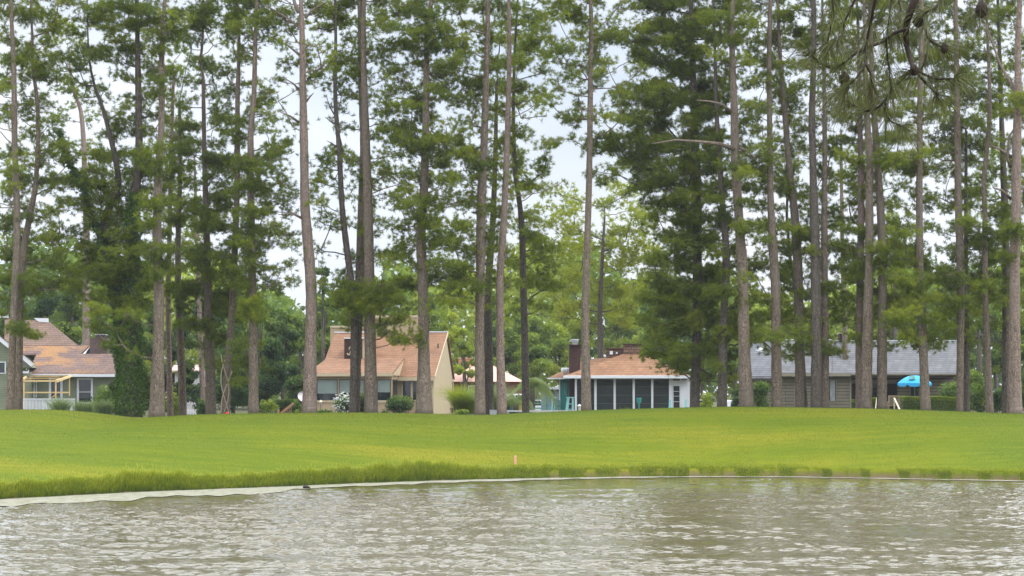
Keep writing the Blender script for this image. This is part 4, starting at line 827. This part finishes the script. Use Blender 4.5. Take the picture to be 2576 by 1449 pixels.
h.poly('rafter', [(140, 962, -1.25), (140, 955.5, -1.25), (176, 943.5, .95), (178, 947, .95)], (.12, 0, 0), LUM); h.poly('rafter', [(56, 957, -1.25), (56, 951.5, -1.25), (67, 943.5, .95), (68, 947, .95)], (.12, 0, 0), LUM)
h.box('purlin', [(60, 150, 947.5, 949, .3, .06), (60, 150, 951.5, 953, -.4, .06)], LUM)
h.poly('brace', [(124, 1002, -1), (141, 991, -1), (141, 994, -1), (126, 1003.5, -1)], (0, .06, 0), LUM)
h = House('deck_railing', 'white deck railing with balusters below the lumber porch frame', 116, 146.5, cat='railing')
h.box('top_rail', [(56, 188, 1002.5, 1005, -.02, .12)], WT)
for k in range(15): h.box('baluster', [(58.5+k*3.6, 60.6+k*3.6, 1005, None, 0, .06)], WT)
h.box('solid_panel', [(111, 188, 1005, None, 0, .06)], plain('pale_boards', (.5, .52, .5), .7, .05, 4))
# --- small white house left of centre
h = House('white_house', 'small white house with pinkish roof glimpsed between the pines', 470, 175, 0, 1.8)
h.box('wall', [(440, 500, 932, None, 0, 6)], plain('white_siding', (.45, .43, .4), .8, .06)); h.poly('roof', [(428, 934, -.5), (508, 934, -.5), (498, 921, 3), (438, 921, 3)], (0, .05, .1), plain('dusty_pink_roof', (.45, .32, .27), .8, .1)); h.window(465, 476, 990, 1013, 0, WT, GLASS)
h = House('white_picket_fence', 'white picket fence at the foot of the small white house', 470, 160, cat='fence')
h.box('rail', [(462, 500, 1033, 1034.5, .03, .04)], WT); h.box('pickets', [(462+k*4, 464+k*4, 1029, None, 0, .03) for k in range(10)], WT)
# ------------------------------------------------ garden objects and vehicles
def at(x, Y): X = (x-CX)/FPX*Y; return Vector((X, Y, gz(X, Y)))
def thing(name, label, cat, x, Y, rz=0, group=None): return empty(name, at(x, Y), rz, label=label, cat=cat, group=group)
# patio umbrella
BLUE = plain('blue_canopy', (.03, .36, .68), .6, .04, 3)
Yu = 147; t = thing('patio_umbrella', 'bright blue patio umbrella above the clipped hedge', 'umbrella', 2300, Yu)
s = mpp(Yu); zt = P(2300, 944.5, Yu).z-t.location.z; ze = P(2300, 964, Yu).z-t.location.z; ru = 45*s
V = [(0, 0, zt)]; F = []; K = 8; rings = 6
for j in range(1, rings+1):
    f_ = j/rings; zz = ze+(zt-ze)*(1-f_**2.1)
    for k in range(K*4):
        a = 2*math.pi*k/(K*4)+.2; sc_ = math.cos(math.pi/K)/math.cos(((a-.2) % (2*math.pi/K))-math.pi/K); sag = 0 if j < rings else -.0
        V.append((ru*f_*sc_*math.cos(a), ru*f_*sc_*math.sin(a), zz))
for k in range(K*4):
    a = 2*math.pi*k/(K*4)+.2; sc_ = math.cos(math.pi/K)/math.cos(((a-.2) % (2*math.pi/K))-math.pi/K); e = k % 4
    V.append((ru*1.01*sc_*math.cos(a), ru*1.01*sc_*math.sin(a), ze-(.22 if e != 0 else .1)))
n_ = K*4
for k in range(n_): F.append((0, 1+k, 1+(k+1) % n_))
for j in range(rings): F += [(1+j*n_+k, 1+j*n_+(k+1) % n_, 1+(j+1)*n_+(k+1) % n_, 1+(j+1)*n_+k) for k in range(n_)]
o = mk('canopy', V, F, BLUE, t); sd = o.modifiers.new('s', 'SOLIDIFY'); sd.thickness = .01
MB().tube([(0, 0, 0), (0, 0, zt+.08)], .022, 8).build('pole', plain('pole_metal', (.2, .19, .17), .4, .05), t)
em = MB(); zc = ze+.33; EMB = plain('emblem_print', (.09, .2, .1), .6, .4, 9)
for dx, w_, dz, h_ in ((-.45, .1, .0, .2), (-.33, .08, .03, .2), (-.23, .13, -.02, .22), (-.47, .38, -.05, .05)): em.add([(dx-.02, -ru*.78+.0, zc+dz-.04), (dx-.02+w_, -ru*.78, zc+dz-.04), (dx-.02+w_, -ru*.62, zc+dz+h_-.06), (dx-.02, -ru*.62, zc+dz+h_-.06)], [(0, 1, 2, 3)])
em.build('emblem', EMB, t)
# wooden deck chair and pale stair rails
WOOD = plain('weathered_teak', (.4, .31, .2), .8, .12, 8)
t = thing('wooden_chair', 'slatted wooden chair beside the hedge under the umbrella', 'chair', 2246, 143); s = mpp(143); g = t.location.z
zt = P(0, 995, 143).z-g; zs1 = P(0, 1019, 143).z-g; hw = 13*s
m = MB(); [m.box(-hw+.03+k*(2*hw-.06)/9-.012, -hw+.03+k*(2*hw-.06)/9+.012, -.3, -.28, zs1, zt-.04) for k in range(10)]; m.box(-hw, hw, -.31, -.27, zt-.05, zt); m.box(-hw, hw, -.31, -.27, zs1-.03, zs1+.01)
m.build('backrest', WOOD, t); MB().box(-hw, hw, -.26, .25, zs1-.06, zs1-.03).build('seat', WOOD, t)
for sx in (-1, 1):
    for yy in (-.29, .25): MB().box(sx*hw-.025, sx*hw+.025, yy-.025, yy+.025, -.1, (zt if yy < 0 else zs1+.2)).build('leg', WOOD, t)
    MB().box(sx*hw-.035, sx*hw+.035, -.25, .3, zs1+.2, zs1+.23).build('armrest', WOOD, t)
CREAM = plain('cream_paint', (.55, .48, .34), .7, .05)
for lb, pp in (('pale sloping stair rail on the right of the wooden chair', ((2250, 1002), (2268, 1036))), ('pale stair rail hard against the left of the straight pine', ((2207, 1003), (2203, 1036)))):
    a = P(*pp[0], 141.5); b = P(*pp[1], 139.5); t = empty('stair_rail', b, label=lb, cat='railing', group='pale stair rails')
    MB().prism([Vector((-.05, 0, -.1)), Vector((.05, 0, -.1)), a-b+Vector((.04, 0, .02)), a-b+Vector((-.06, 0, .04))], (0, .06, 0)).build('handrail', CREAM, t)
    MB().box((a-b).x-.04, (a-b).x+.04, 2, 2.08, -.6, (a-b).z).build('post', CREAM, t)
# table under umbrella
t = thing('patio_table', 'dark round patio table around the umbrella pole', 'table', 2300, 147.6); zt = P(0, 1000, 147).z-t.location.z
MB().lathe([(.8, zt-.04), (.82, zt-.02), (.8, zt)], k=20).build('tabletop', FRD, t); 
for a in range(4): MB().tube([(.55*math.cos(a*1.57+.8), .55*math.sin(a*1.57+.8), -.05), (.45*math.cos(a*1.57+.8), .45*math.sin(a*1.57+.8), zt-.04)], .02, 6).build('leg', FRD, t)
# white rail fence before the porch house
t = thing('rail_fence', 'long low white rail fence in front of the palms', 'fence', 1360, 138); s = mpp(138); g = t.location.z
za = P(0, 1034.5, 138).z-g; m = MB(); m.box((1276-1360)*s, (1446-1360)*s, 0, .06, za-.045, za+.06); m.build('rail', WT, t)
for x in (1278, 1343, 1400, 1444): MB().box((x-1360)*s-.06, (x-1360)*s+.06, .065, .17, -.3, za+.07).build('post', WT, t)
t = thing('utility_box', 'small white box at the left foot of the ringed pine', 'box', 1241, 130); s = mpp(130)
zt = P(0, 1033, 130).z-t.location.z; MB().box(-9*s, 9*s, 0, .4, -.3, zt).build('body', WT, t, bevel=.02); MB().box(-9.8*s, 9.8*s, -.03, .43, zt+.003, zt+.04).build('lid', WT, t)
# teal garden furniture
TB = plain('sea_green_bench', (.13, .3, .25), .7, .08, 5)
t = thing('picnic_bench', 'sea-green picnic bench between the orange disc and the light teal chair', 'bench', 1352, 152); s = mpp(152); g = t.location.z
for nm, a, b, y0, y1, d in (('backrest', 1322, 1384, 1003, 1006, .4), ('tabletop', 1318, 1386, 1013, 1016.5, 0), ('seat', 1322, 1382, 1025, 1028.5, -.4)): MB().box((a-1352)*s, (b-1352)*s, d-.15, d+.15, P(0, y1, 152).z-g, P(0, y0, 152).z-g).build(nm, TB, t)
for x in (1328, 1376): MB().box((x-1352)*s-.05, (x-1352)*s+.05, -.05, .55, -.1, P(0, 1007, 152).z-g).build('leg', TB, t)
def beach_chair(lb, x0, x1, Y, flip=1):
    t = thing('tall_deck_chair', lb, 'chair', (x0+x1)/2, Y, group='light teal tall chairs'); s = mpp(Y); g = t.location.z; z1 = P(0, 1001, Y).z-g; hw = (x1-x0)/2*s
    for yy in (-.3, .3): MB().prism([(-hw, yy, -.1), (-hw+.17, yy, -.1), (-hw+.34, yy, z1), (-hw+.17, yy, z1)], (0, .05, 0)).build('leg', LTEAL, t); MB().box(hw-.12, hw, yy, yy+.05, -.1, z1).build('leg', LTEAL, t)
    MB().box(-hw+.1, hw+.05, -.36, .4, z1+.003, z1+.06).build('top_board', LTEAL, t); MB().box(-hw+.2, hw, -.25, .3, z1*.62, z1*.62+.05).build('seat', LTEAL, t); MB().box(-hw+.15, hw, -.25, .3, z1*.3, z1*.3+.05).build('footrest', LTEAL, t)
beach_chair('light teal tall chair frame by the teal wall', 1420, 1443, 155); beach_chair('light teal slanted chair left of the dark green gate', 1384, 1396, 154)
for x, lb in ((1684.5, 'light teal chair post left of the porch door'), (1724, 'light teal chair post right of the porch door')):
    t = thing('garden_post', lb, 'post', x, 158, group='light teal posts at the porch door'); s = mpp(158); z1 = P(0, 1007, 158).z-t.location.z; MB().prism([(-3.5*s, 0, -.2), (4.5*s, 0, -.2), (3*s, 0, z1), (-2*s, 0, z1+.1)], (0, .1, 0)).build('board', LTEAL, t); MB().box(-3.6*s, 4.6*s, -.04, .14, z1*.45, z1*.5).build('crosspiece', LTEAL, t)
t = thing('rain_gauge', 'teal funnel-topped pedestal before the porch screen', 'planter', 1607, 150); g = t.location.z; z1 = P(0, 1001, 150).z-g
MB().lathe([(.02, z1-.72), (.05, z1-.7), (.07, z1-.35), (.145, z1-.28), (.15, z1-.05), (.165, z1-.03), (.165, z1), (.13, z1)], k=12).build('funnel', plain('teal_plastic', (.06, .38, .38), .5, .05), t, smooth=True); MB().tube([(0, 0, -.1), (0, 0, z1-.7)], .045, 8).build('stem', plain('teal_plastic', (.06, .38, .38)), t)
t = thing('picket_gate', 'dark green picket gate left of the teal wall', 'gate', 1399, 160); s = mpp(160); g = t.location.z; DG = plain('dark_green_paint', (.015, .1, .07), .6, .1)
m = MB(); [m.box((-8+k*3.1)*s, (-6+k*3.1)*s, 0, .03, -.1, P(0, 1007-3*math.sin(math.pi*(k+.5)/6), 160).z-g) for k in range(6)]; m.build('pickets', DG, t); MB().box(-9*s, 9.5*s, .031, .07, .5, .58).build('rail', DG, t); MB().box(-11*s, -9.2*s, 0, .1, -.1, P(0, 1002, 160).z-g).build('gate_post', WT, t)
t = thing('orange_disc', 'round orange-yellow disc leaning behind the white rail fence', 'disc', 1315, 148); s = mpp(148); zc = P(0, 1023.5, 148).z-t.location.z
c_ = [(19*s*math.cos(a)*.9, 0, zc+11.5*s*math.sin(a)) for a in np.linspace(0, 6.283, 25)[:-1]]; MB().prism(c_, (0, .08, 0)).build('face', plain('orange_plastic', (.55, .3, .03), .5, .2, 5), t); MB().tube([Vector(q) for q in c_+[c_[0]]], .035, 6).build('rim', plain('orange_plastic', (.55, .3, .03)), t)
t = thing('blue_bin', 'small blue bin at the right of the ringed pine', 'bin', 1281, 146); s = mpp(146); z1 = P(0, 1014, 146).z-t.location.z; MB().lathe([(.2, -.1), (.25, z1), (.27, z1+.02), (.24, z1+.03)], k=14).build('body', plain('blue_plastic', (.05, .16, .3), .5, .1), t, smooth=True); MB().lathe([(.27, z1+.035), (.2, z1+.1), (.03, z1+.13)], k=14).build('lid', plain('blue_plastic', (.05, .16, .3)), t, smooth=True)
for x, Y_, lb in ((1457.5, 156, 'small white capped lantern at the left end of the porch screens'),):
    t = thing('garden_lantern', lb, 'lantern', x, Y_); z1 = P(0, 1021, Y_).z-t.location.z; MB().lathe([(.07, -.1), (.09, z1-.2), (.09, z1-.02)], k=10).build('lamp_body', CREAM, t); MB().lathe([(.15, z1-.017), (.13, z1+.03), (.03, z1+.1)], k=10).build('cap', WT, t)
t = thing('garden_lamp', 'thin garden lamp standing before the tan sunroom', 'lamp', 807.5, 150); z1 = P(0, 1011, 150).z-t.location.z
MB().tube([(0, 0, -.1), (0, 0, z1)], .018, 6).build('pole', FRD, t); MB().lathe([(.14, z1-.02), (.13, z1+.02), (.06, z1+.08), (.02, z1+.13)], k=12).build('lamp_shade', CREAM, t); MB().lathe([(.06, z1-.14), (.07, z1-.03)], k=10).build('lamp_glass', WT, t)
t = thing('stair_railing', 'orange-brown wooden stair rail climbing behind the clipped hedge', 'railing', 712, 144); s = mpp(144); g = t.location.z; RW = plain('reddish_wood', (.42, .24, .13), .7, .12, 5)
def q(x, y, d=0): v = P(x, y, 144+d); return (v.x-t.location.x, d, v.z-g)
MB().prism([q(704, 1038), q(708, 1041), q(740, 1017), q(736, 1013)], (0, .12, 0)).build('handrail', RW, t); MB().box(q(702.5, 0)[0], q(707.5, 0)[0], -.1, -.002, -.1, q(0, 1029)[2]).build('newel_post', RW, t)
for k in range(5): x = 716+k*5; MB().box(q(x, 0)[0], q(x+1.4, 0)[0], .03, .08, -.1, q(0, 1036-(x-708)*.72)[2]).build('baluster', RW, t)
t = thing('satellite_dish', 'pale round dish peeking out left of the reddish pine', 'dish', 761, 160); g = t.location.z; zc = P(0, 1001, 160).z-g
o = MB().lathe([(.02, 0), (.16, .02), (.3, .09), (.4, .2), (.41, .21), (.3, .1), (.15, .035)], k=20).build('dish', plain('pale_dish', (.6, .56, .58), .5, .05), t, smooth=True); o.rotation_euler = (R(62), 0, R(25)); o.location = (0, 0, zc)
MB().tube([(0, .1, -.1), (0, .05, zc)], .03, 6).build('mast', FRD, t)
t = thing('red_marker', 'small red ball marker at the foot of the vine-wrapped pine', 'marker', 572, 121.2); g = t.location.z; z1 = P(0, 1041, 121).z-g
MB().lathe([(.01, z1-.1), (.08, z1-.07), (.12, z1), (.08, z1+.07), (.01, z1+.1)], k=12).build('ball', plain('red_paint', (.7, .03, .015), .5, .05), t, smooth=True); MB().tube([(0, 0, -.2), (0, 0, z1-.09)], .02, 6).build('stake', plain('red_paint', (.7, .03, .015)), t)
# red hazard stake on the bank
Ys = 96.9; Xs = (1296.5-CX)/FPX*Ys; zs3 = gz(Xs, Ys); z1 = P(1296.5, 1146, Ys).z-zs3
t = empty('boundary_stake', (Xs, Ys, zs3), label='short pink-red wooden stake in the grass by the water', cat='stake')
MB().box(-.045, .045, -.03, .03, -.2, z1-.05).build('post', plain('faded_red_paint', (.72, .3, .24), .7, .1, 12), t, bevel=.012); MB().lathe([(.042, z1-.048), (.045, z1-.02), (.02, z1)], k=10).build('cap', plain('faded_red_cap', (.78, .42, .34), .7), t, smooth=True)
# vehicles
def car(lb, x, Y, L, rz, col, h_=1.5, name='parked_car', van=False):
    t = thing(name, lb, 'van' if van else 'car', x, Y, rz, group='vehicles parked beyond the gardens'); w = .85
    if van: pr = [(-L/2, .35), (-L/2, h_*.95), (-L/2+.1, h_), (L/2-1.3, h_), (L/2-.65, h_*.62), (L/2-.05, h_*.5), (L/2, .35)]
    else: pr = [(-L/2, .35), (-L/2+.02, .82), (-L/2+.5, .95), (-L/2+1.1, h_-.05), (-L/2+1.4, h_), (L/2-1.9, h_), (L/2-1.2, .98), (L/2-.1, .8), (L/2, .6), (L/2, .35)]
    MB().prism([(a, -w, b) for a, b in pr], (0, 2*w, 0)).build('body', plain(name+'_paint'+str(round(col[0], 2)), col, .25, .02, spec=.6), t, bevel=.06)
    if van: wn = [(L/2-2.3, h_*.62), (L/2-2.3, h_-.12), (L/2-1.35, h_-.12), (L/2-.85, h_*.64)]
    else: wn = [(-L/2+.9, .99), (-L/2+1.3, h_-.1), (L/2-1.95, h_-.1), (L/2-1.4, 1.0)]
    for sy in (-1, 1): MB().prism([(a, sy*(w+.004), b) for a, b in wn], (0, -sy*.02, 0)).build('window', GLASS, t)
    for a in (-L/2+.8, L/2-.8):
        for sy in (-1, 1):
            o = MB().lathe([(.12, -.1), (.3, -.11), (.32, -.08), (.32, .08), (.3, .11), (.12, .1)], k=18).build('wheel', FRD, t); o.rotation_euler = (R(90), 0, 0); o.location = (a, sy*(w-.08), .32)
    o = MB().box(L/2-.02, L/2+.02, -w+.1, -w+.35, .55, .7).build('headlight', WT, t)
car('white car seen under the larger palm fronds', 1346, 192, 4.4, R(8), (.7, .7, .72)); car('white van glimpsed right of the left palm', 1296, 198, 4.8, R(-4), (.68, .64, .62), 1.95, 'white_van', True)
car('white pickup-like van between the kinked and stout pines', 1884, 180, 4.6, R(12), (.72, .73, .76), 1.45, 'white_van', True); car('silver car half hidden right of the porch house', 1760, 188, 4.3, 0, (.22, .22, .24))
# turtle-dark log lump on the scum
Yt = CAMZ*FPX/(1228-HOR); t = empty('water_bird', ((770-CX)/FPX*Yt, Yt, 0), label='tiny dark bird resting on the pale scum', cat='bird')
MB().lathe([(.01, 0), (.09, .02), (.11, .06), (.08, .1), (.01, .13)], k=12).build('body', plain('dark_feathers', (.03, .022, .015), .8), t, smooth=True); o = MB().tube([(.07, 0, .06), (.14, 0, .03), (.18, -.01, .01)], [.05, .04, .02], 8).build('head', plain('dark_feathers', (.03, .022, .015)), t, smooth=True)
# ------------------------------------------------ near pine branch hanging at the upper right
YN = 14.0; a0 = P(1932+1490/4, 0, YN); root = empty('overhanging_pine_branch', a0, label='blurred near pine branch with long needles hanging into the upper right', cat='branch')
def nb(pl, r0, r1, dy=0):
    r0, r1 = r0*1.1, r1*1.15
    pp = []
    for k, (zx, zy) in enumerate(pl): v = P(1932+zx/4, zy/4, YN+dy+.12*math.sin(k*1.3+dy*9))-a0; pp.append(v)
    out_ = []
    for k in range(len(pp)-1):
        for q_ in range(4): out_.append(pp[k].lerp(pp[k+1], q_/4))
    out_.append(pp[-1])
    for _ in range(2): out_ = [out_[0]]+[(out_[k-1]+out_[k]*2+out_[k+1])/4 for k in range(1, len(out_)-1)]+[out_[-1]]
    n_ = len(out_); return out_, [r0+(r1-r0)*k/(n_-1) for k in range(n_)]
NBR = [([(2500, -1900), (2050, -1200), (1700, -500), (1540, -150), (1430, 120), (1390, 250), (1390, 450), (1430, 580), (1460, 700)], .03, .012, 0), ([(1460, 700), (1300, 830), (1190, 990), (1120, 1080), (980, 1130), (830, 1040)], .010, .005, 0), ([(1190, 990), (1170, 1100), (1220, 1220), (1350, 1270)], .007, .005, 0), ([(1470, 700), (1600, 760), (1700, 800), (1860, 790)], .008, .004, .1), ([(1500, 740), (1600, 850), (1690, 940)], .007, .005, .1),
([(1390, 290), (1250, 340), (1180, 410), (1000, 480), (880, 530), (740, 660), (650, 690), (540, 650), (440, 560)], .011, .005, -.1), ([(1150, -300), (1075, 0), (1040, 200), (990, 430), (985, 650), (880, 800), (780, 880)], .010, .005, -.25), ([(950, -250), (880, 0), (760, 220), (770, 300), (700, 420)], .008, .004, -.2), ([(1190, 400), (1200, 560), (1220, 700), (1235, 860)], .007, .004, 0),
([(1440, 60), (1560, 200), (1610, 400), (1700, 450), (1780, 480)], .011, .006, .15), ([(1290, -250), (1320, 0), (1350, 150), (1300, 300)], .009, .004, .2), ([(1240, -200), (1240, 0), (1210, 260)], .007, .004, .1), ([(2150, -300), (2160, 0), (2130, 110)], .010, .008, .1), ([(1700, -500), (1750, -100), (1720, 60), (1580, 130)], .010, .006, .1), ([(1610, 400), (1600, 560), (1560, 680), (1470, 720)], .006, .004, .15), ([(985, 650), (1040, 760), (1045, 850)], .006, .005, -.2), ([(700, -300), (640, -50), (660, 150), (600, 420)], .008, .004, -.3), ([(1540, -150), (1350, -250), (1150, -300), (950, -250), (700, -300)], .02, .008, 0), ([(1700, -500), (2150, -300)], .02, .01, 0)]
m = MB(); tips = []
for i_, (pl, r0, r1, dy) in enumerate(NBR):
    a, b = nb(pl, r0, r1, dy); m.tube(a, b, 8)
    if i_ not in (0, 17, 18):
        k0 = int(len(a)*.35)
        for k in range(k0, len(a), 3): tips.append((a[k], (a[min(k+1, len(a)-1)]-a[k-1]).normalized()))
        tips += [(a[-1], (a[-1]-a[-3]).normalized())]*3
m.build('limb', NEART, root, smooth=True)
vv, tt = [], []
for c_, d_ in tips:
    k_ = 26; dirs = unit(k_)*.75+np.array(d_)*1.0+np.array([0, 0, -.15]); dirs /= np.linalg.norm(dirs, axis=1)[:, None]; L = rng.uniform(.13, .24, k_)[:, None]
    c0 = np.array(c_); sd_ = np.cross(dirs, unit(k_)); sd_ /= np.linalg.norm(sd_, axis=1)[:, None]; b = c0+dirs*.01; e = c0+dirs*L+np.array([0, 0, -1])*L*.22; mid = c0+dirs*L*.5
    w_ = .0016; vv += [np.stack([b-sd_*w_, b+sd_*w_, mid+sd_*w_, mid-sd_*w_], 1).reshape(-1, 3), np.stack([mid-sd_*w_, mid+sd_*w_, e+sd_*w_*.4, e-sd_*w_*.4], 1).reshape(-1, 3)]; tt += [np.repeat(.5+rng.normal(0, .2, k_), 4)]*2
mk_fast('needles', np.concatenate(vv), 4, np.concatenate(tt), NEARN, root)
for zx, zy, r_ in ((770, 790, .035), (775, 880, .028), (1510, 200, .035), (1775, 480, .026), (2150, 90, .04), (1040, 850, .018), (1470, 700, .028)):
    v = P(1932+zx/4, zy/4, YN)-a0; mm = MB(); mm.lathe([(.1*r_, -1.4*r_), (.7*r_, -1.0*r_), (r_, -.3*r_), (.85*r_, .5*r_), (.3*r_, 1.2*r_)], (v.x, v.y, v.z), 10)
    for q_ in range(26): a = q_*2.4; z_ = -1.1+q_*.085; rr = r_*(1-.35*abs(z_)); mm.add([(v.x+rr*.8*math.cos(a-.25), v.y+rr*.8*math.sin(a-.25), v.z+z_*r_), (v.x+rr*.8*math.cos(a+.25), v.y+rr*.8*math.sin(a+.25), v.z+z_*r_), (v.x+rr*1.35*math.cos(a), v.y+rr*1.35*math.sin(a), v.z+z_*r_-.25*r_)], [(0, 1, 2)])
    mm.build('cone', NEART, root)
HAZE = .00015
# ------------------------------------------------ sky, sun, render settings
w = bpy.data.worlds.new('World'); bpy.context.scene.world = w; w.use_nodes = True
nt = w.node_tree; nt.nodes.clear()
out = nt.nodes.new('ShaderNodeOutputWorld'); bg = nt.nodes.new('ShaderNodeBackground'); bg.inputs[1].default_value = .1
SUN_EL, SUN_ROT = R(58), R(110)
sky = N(nt, 'ShaderNodeTexSky', sky_type='NISHITA'); sky.sun_disc = False; sky.sun_elevation = SUN_EL; sky.sun_rotation = SUN_ROT
sky.air_density = 1.0; sky.dust_density = 1.5
tc = nt.nodes.new('ShaderNodeTexCoord'); mp = nt.nodes.new('ShaderNodeMapping'); mp.inputs['Scale'].default_value = (1, 1, 2.2); mp.inputs['Location'].default_value = (.32, 0, .1)
nt.links.new(tc.outputs['Generated'], mp.inputs[0])
f = noise(nt, mp.outputs[0], 6.5, 5, .5)
mask = ramp(nt, [(.36, (.75, .75, .75)), (.56, (1, 1, 1))], f)
f2 = noise(nt, mp.outputs[0], 3, 5, .6)
cloud = ramp(nt, [(.3, (6.9, 7.6, 9.0)), (.7, (8.3, 8.6, 9.2))], f2)
vd = N(nt, 'ShaderNodeVectorMath', operation='DISTANCE'); nt.links.new(tc.outputs['Generated'], vd.inputs[0]); vd.inputs[1].default_value = (.03, .995, .1)
pm = N(nt, 'ShaderNodeMapRange'); nt.links.new(vd.outputs['Value'], pm.inputs[0]); pm.inputs[1].default_value = .015; pm.inputs[2].default_value = .075; pm.inputs[3].default_value = .72; pm.inputs[4].default_value = 1
mk2 = N(nt, 'ShaderNodeMath', operation='MULTIPLY'); nt.links.new(mask, mk2.inputs[0]); nt.links.new(pm.outputs[0], mk2.inputs[1]); mask = mk2.outputs[0]
mx = N(nt, 'ShaderNodeMix', data_type='RGBA'); nt.links.new(mask, mx.inputs[0]); nt.links.new(sky.outputs[0], mx.inputs[6]); nt.links.new(cloud, mx.inputs[7])
sz = N(nt, 'ShaderNodeSeparateXYZ'); nt.links.new(tc.outputs['Generated'], sz.inputs[0]); el = N(nt, 'ShaderNodeMapRange'); nt.links.new(sz.outputs[2], el.inputs[0])
el.inputs[1].default_value = .17; el.inputs[2].default_value = .38; el.inputs[3].default_value = 1; el.inputs[4].default_value = 2.9
vm = N(nt, 'ShaderNodeVectorMath', operation='SCALE'); nt.links.new(mx.outputs[2], vm.inputs[0]); nt.links.new(el.outputs[0], vm.inputs['Scale'])
nt.links.new(vm.outputs[0], bg.inputs[0]); nt.links.new(bg.outputs[0], out.inputs[0])
sl = bpy.data.lights.new('sun', 'SUN'); sl.energy = 1.5; sl.angle = R(12); sl.color = (1, .96, .88)
so = bpy.data.objects.new('sun', sl); C.objects.link(so)
az = SUN_ROT; d = Vector((math.sin(az)*math.cos(SUN_EL), math.cos(az)*math.cos(SUN_EL), math.sin(SUN_EL)))
so.rotation_euler = d.to_track_quat('Z', 'Y').to_euler(); so.location = (40, 60, 60)
hz = MB().box(-150, 150, -25, 420, -2.4, 36).build('haze', MATS.get('x') or newmat('haze_air')[0], None, kind='stuff', label='thin humid air softening the distant trees', cat='haze')
nt = MATS['haze_air'].node_tree; pv = N(nt, 'ShaderNodeVolumePrincipled'); pv.inputs['Density'].default_value = HAZE; pv.inputs['Color'].default_value = (.95, .97, 1, 1); pv.inputs['Anisotropy'].default_value = .2
nt.links.new(pv.outputs[0], [q for q in nt.nodes if q.bl_idname == 'ShaderNodeOutputMaterial'][0].inputs['Volume'])
sc = bpy.context.scene
sc.cycles.volume_bounces = 0
sc.render.engine = 'CYCLES'; sc.view_settings.view_transform = 'Standard'; sc.view_settings.look = 'None'
sc.view_settings.exposure = .38; sc.view_settings.gamma = 1
sc.cycles.max_bounces = 4; sc.cycles.diffuse_bounces = 2; sc.cycles.transmission_bounces = 2; sc.cycles.glossy_bounces = 2
sc.render.resolution_x = 1024; sc.render.resolution_y = 576
